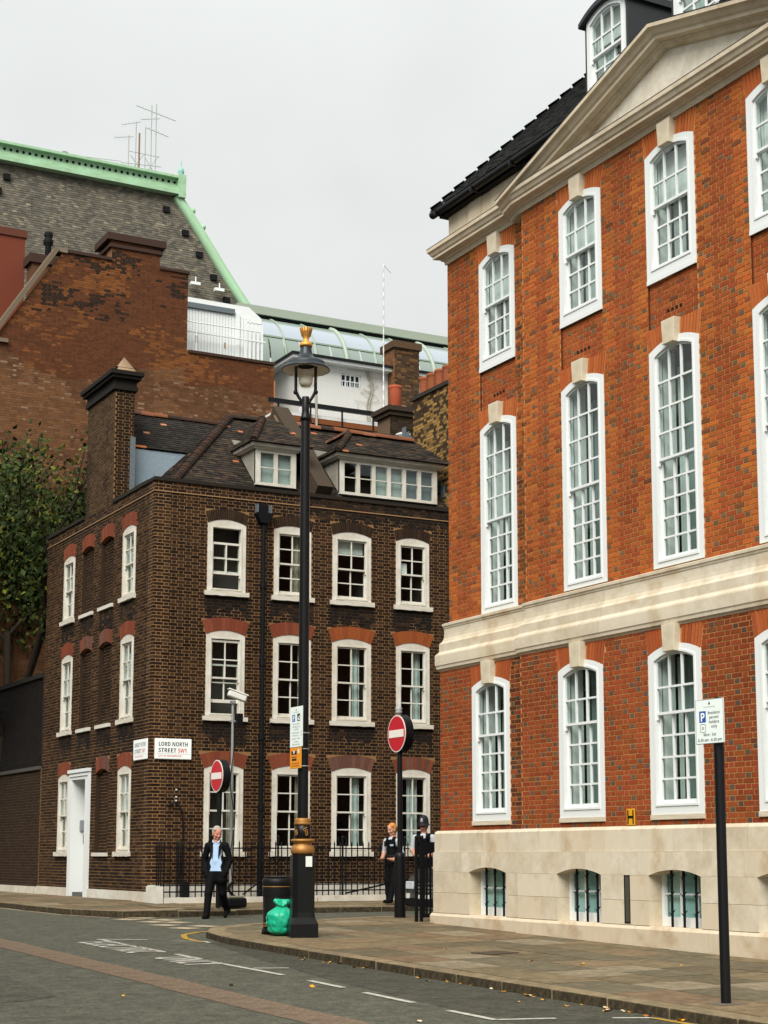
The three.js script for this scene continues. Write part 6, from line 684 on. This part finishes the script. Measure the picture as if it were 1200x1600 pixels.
{ // man in a dark suit stepping off the kerb
  const suit = (x, y, z) => { if (z > .02 && y > .93 && y < 1.49) { const w = .105 + .015 * Math.sin(y * 30) - (y > 1.38 ? (y - 1.38) * .45 : 0) + (y < 1.0 ? .01 : 0); if (Math.abs(x - .02) < w) return SHIRT; } return BLK; };
  const B = [ // torso and jacket skirts
    [0, 1.40, -.01, .125, 0, 1.15, 0, .135, suit, 1.25], [-.10, 1.42, -.01, .085, .10, 1.42, -.01, .085, suit, 1.1], [-.07, 1.12, 0, .12, -.09, .88, 0, .125, suit, 1.15], [.07, 1.12, 0, .12, .09, .88, 0, .125, suit, 1.15], [-.09, .9, 0, .12, -.11, .76, .01, .125, BLK, 1.2], [.09, .9, 0, .12, .11, .77, .01, .125, BLK, 1.2], [0, 1.48, -.02, .07, 0, 1.56, -.01, .058, SKIN],
    // arms, hands resting in the jacket pockets
    [-.185, 1.43, -.01, .072, -.27, 1.14, -.04, .058, BLK], [-.27, 1.14, -.04, .056, -.215, .92, .06, .048, BLK], [-.215, .92, .06, .045, -.18, .85, .07, .045, BLK], [.185, 1.43, -.01, .072, .275, 1.14, -.03, .058, BLK], [.275, 1.14, -.03, .056, .225, .92, .06, .048, BLK], [.225, .92, .06, .045, .19, .85, .07, .045, BLK],
    // standing leg and trailing leg
    [-.095, .9, 0, .105, -.11, .5, .14, .08, BLK], [-.11, .5, .14, .077, -.12, .1, .2, .064, BLK], [-.12, .055, .18, .046, -.125, .036, .35, .036, SHOE], [-.125, .03, .35, .034, -.12, .05, .15, .046, SHOE],
    [.095, .9, 0, .105, .11, .5, -.06, .082, BLK], [.11, .5, -.06, .078, .125, .16, -.33, .064, BLK], [.125, .15, -.34, .05, .13, .045, -.2, .036, SHOE], [.125, .16, -.35, .046, .125, .12, -.36, .045, SHOE]];
  person('man in a dark suit and light blue shirt crossing the road', 12.78, GY(-31.2) + ROADD - .005, -31.2, -.72, B, { at: [.01, 1.665, .015], pitch: .2, yaw: .75, skin: SKINR, hair: [.31, .28, .235], brow: [.4, .35, .3] }, { more: (g) => { const cA = new THREE.MeshStandardMaterial({ color: new THREE.Color().setRGB(...SHIRT), roughness: .8, side: THREE.DoubleSide }); for (const s of [-1, 1]) { const c = part('shirt_collar', ext([[0, 0], [.075 * s, .05], [.07 * s, .1], [.03 * s, .03]], [], .012), cA, g); c.position.set(.01, 1.455, .09); c.rotation.x = -.35; } for (const s of [-1, 1]) { const l = part('lapel', ext([[.03 * s, 0], [.1 * s, .26], [.05 * s, .3], [.03 * s, .26]], [], .012), mat(...BLK, .8), g); l.position.set(.015 + .03 * s, 1.16, .12); l.rotation.x = -.12; } } });
}
const hand = (x, y, z, dx, dy, dz, s) => { const o = [[x, y, z, .03, x + dx * .07, y + dy * .07, z + dz * .07, .034, SKIN]]; for (let i = 0; i < 4; i++) { const ox = (i - 1.5) * .018, l = [.07, .08, .075, .06][i]; o.push([x + dx * .08, y + dy * .08 + ox * .6, z + dz * .08 + ox, .0095, x + dx * (.08 + l), y + dy * (.08 + l) + ox * .6, z + dz * (.08 + l) + ox, .008, SKIN]); } o.push([x + dx * .02, y + dy * .02, z + dz * .02 + .03 * s, .011, x + dx * .07, y + dy * .07 - .01, z + dz * .07 + .055 * s, .009, SKIN]); return o; };
{ // police officer with fair hair, seen from the side
  const vest = (x, y, z) => { if (y > 1.40 && z > .05 && Math.abs(x) < .05) return WSH; return BLK; };
  const B = [[0, 1.34, 0, .125, 0, 1.12, 0, .125, vest, 1.15], [-.09, 1.36, 0, .08, .09, 1.36, 0, .08, vest], [0, 1.1, 0, .13, 0, .9, 0, .145, BLK, 1.15], [0, 1.42, -.01, .06, 0, 1.5, 0, .052, SKIN], [-.17, 1.36, 0, .068, -.24, 1.1, -.02, .055, (x, y) => y > 1.12 ? WSH : SKIN], [-.24, 1.1, -.02, .05, -.16, .96, .17, .04, SKIN], ...hand(-.16, .96, .17, .5, .1, .8, 1), [.17, 1.36, 0, .068, .245, 1.1, -.02, .056, (x, y) => y > 1.10 ? WSH : SKIN], [.245, 1.1, -.02, .05, .17, .95, .16, .04, SKIN], ...hand(.17, .95, .16, -.5, .1, .8, -1), [-.085, .88, 0, .11, -.1, .48, .03, .08, BLK], [-.1, .48, .03, .078, -.1, .09, .0, .062, BLK], [-.1, .05, -.02, .045, -.105, .035, .15, .038, SHOE], [.085, .88, 0, .11, .1, .48, .09, .08, BLK], [.1, .48, .09, .078, .1, .09, .2, .062, BLK], [.1, .05, .17, .045, .1, .035, .33, .038, SHOE]];
  person('police officer with ginger hair and black vest beside the iron railings', 17.72, GY(-32.9), -33.0, -1.15, B, { at: [0, 1.605, .01], pitch: .15, yaw: -.2, skin: [.52, .27, .18], hair: [.48, .20, .055], hairB: [[0, -.02, -.09, .05, 0, .03, -.085, .06, [.48, .2, .055]]], brow: [.35, .2, .1] }, { more: g => { part('radio', new RoundedBoxGeometry(.06, .12, .04, 2, .01), BLACKR, g).position.set(-.1, 1.3, .12); part('badge', bxG(.03, .12, 1.25, 1.29, .118, .125), mat(.3, .4, .5, .6), g); part('duty_belt', new THREE.TorusGeometry(.15, .03, 8, 24).rotateX(PI / 2).scale(1, 1.4, .85), BLACKR, g).position.y = 1.02; part('epaulette', bxG(-.2, -.13, 1.42, 1.435, -.03, .03), BLACKR, g); } });
}
{ // police officer in a helmet behind the gate
  const vest = (x, y, z) => { if (y > 1.42 && z > .06 && Math.abs(x) < .055) return WSH; return BLK; };
  const B = [[0, 1.42, 0, .135, 0, 1.16, 0, .14, vest, 1.15], [-.11, 1.45, 0, .085, .11, 1.45, 0, .085, vest], [0, 1.14, 0, .14, 0, .94, 0, .145, BLK, 1.15], [0, 1.5, -.01, .066, 0, 1.58, 0, .058, SKINR], [-.2, 1.44, 0, .076, -.27, 1.17, 0, .064, (x, y) => y > 1.17 ? WSH : SKIN], [-.27, 1.17, 0, .055, -.15, 1.05, .2, .045, SKIN], ...hand(-.15, 1.05, .2, .6, -.1, .75, 1), [.2, 1.44, 0, .076, .275, 1.17, 0, .064, (x, y) => y > 1.17 ? WSH : SKIN], [.275, 1.17, 0, .055, .16, 1.03, .2, .045, SKIN], ...hand(.16, 1.03, .2, -.6, -.1, .75, -1), [-.09, .92, 0, .115, -.11, .5, .02, .085, BLK], [-.11, .5, .02, .08, -.11, .09, .0, .065, BLK], [-.11, .05, -.02, .045, -.115, .035, .16, .04, SHOE], [.09, .92, 0, .115, .11, .5, .02, .085, BLK], [.11, .5, .02, .08, .11, .09, .0, .065, BLK], [.11, .05, -.02, .045, .115, .035, .16, .04, SHOE]];
  person('police officer in a tall domed helmet standing behind the corner gate', 18.5, GY(-32.9), -32.95, -.75, B, { at: [0, 1.68, .01], pitch: .12, yaw: -.15, skin: [.52, .22, .17], hair: [.06, .04, .03], brow: [.1, .07, .05] }, { more: (g, M) => { const h = lathe([[.118, .055], [.135, .045], [.142, .035], [.122, .062], [.114, .1], [.108, .16], [.095, .21], [.065, .25], [.02, .268], [.001, .27]], 28); h.scale(1, 1, 1.12); h.applyMatrix4(M); const hm = part('helmet', h, mat(.008, .0085, .012, .7, { side: THREE.DoubleSide }), g); const b = new THREE.SphereGeometry(.04, 14, 10); b.scale(.8, 1.25, .25); b.translate(0, .15, .118); b.applyMatrix4(M); part('helmet_badge', b, mat(.6, .62, .64, .3, { metalness: .6 }), g); const kb = new THREE.SphereGeometry(.018, 8, 6); kb.translate(0, .275, 0); kb.applyMatrix4(M); part('helmet_knob', kb, mat(.5, .5, .5, .4), g); const tie = part('tie', ext([[-.02, 0], [.02, 0], [.012, .14], [-.012, .14]], [], .01), mat(...BLK, .8), g); tie.position.set(0, 1.35, .135); for (const s of [-1, 1]) part('epaulette', bxG(-.05, .05, 0, .018, -.035, .035), BLACKR, g).position.set(s * .19, 1.52, 0); part('radio', new RoundedBoxGeometry(.06, .13, .05, 2, .01), BLACKR, g).position.set(-.1, 1.4, .14); } });
}
renderer.render(scene, camera);
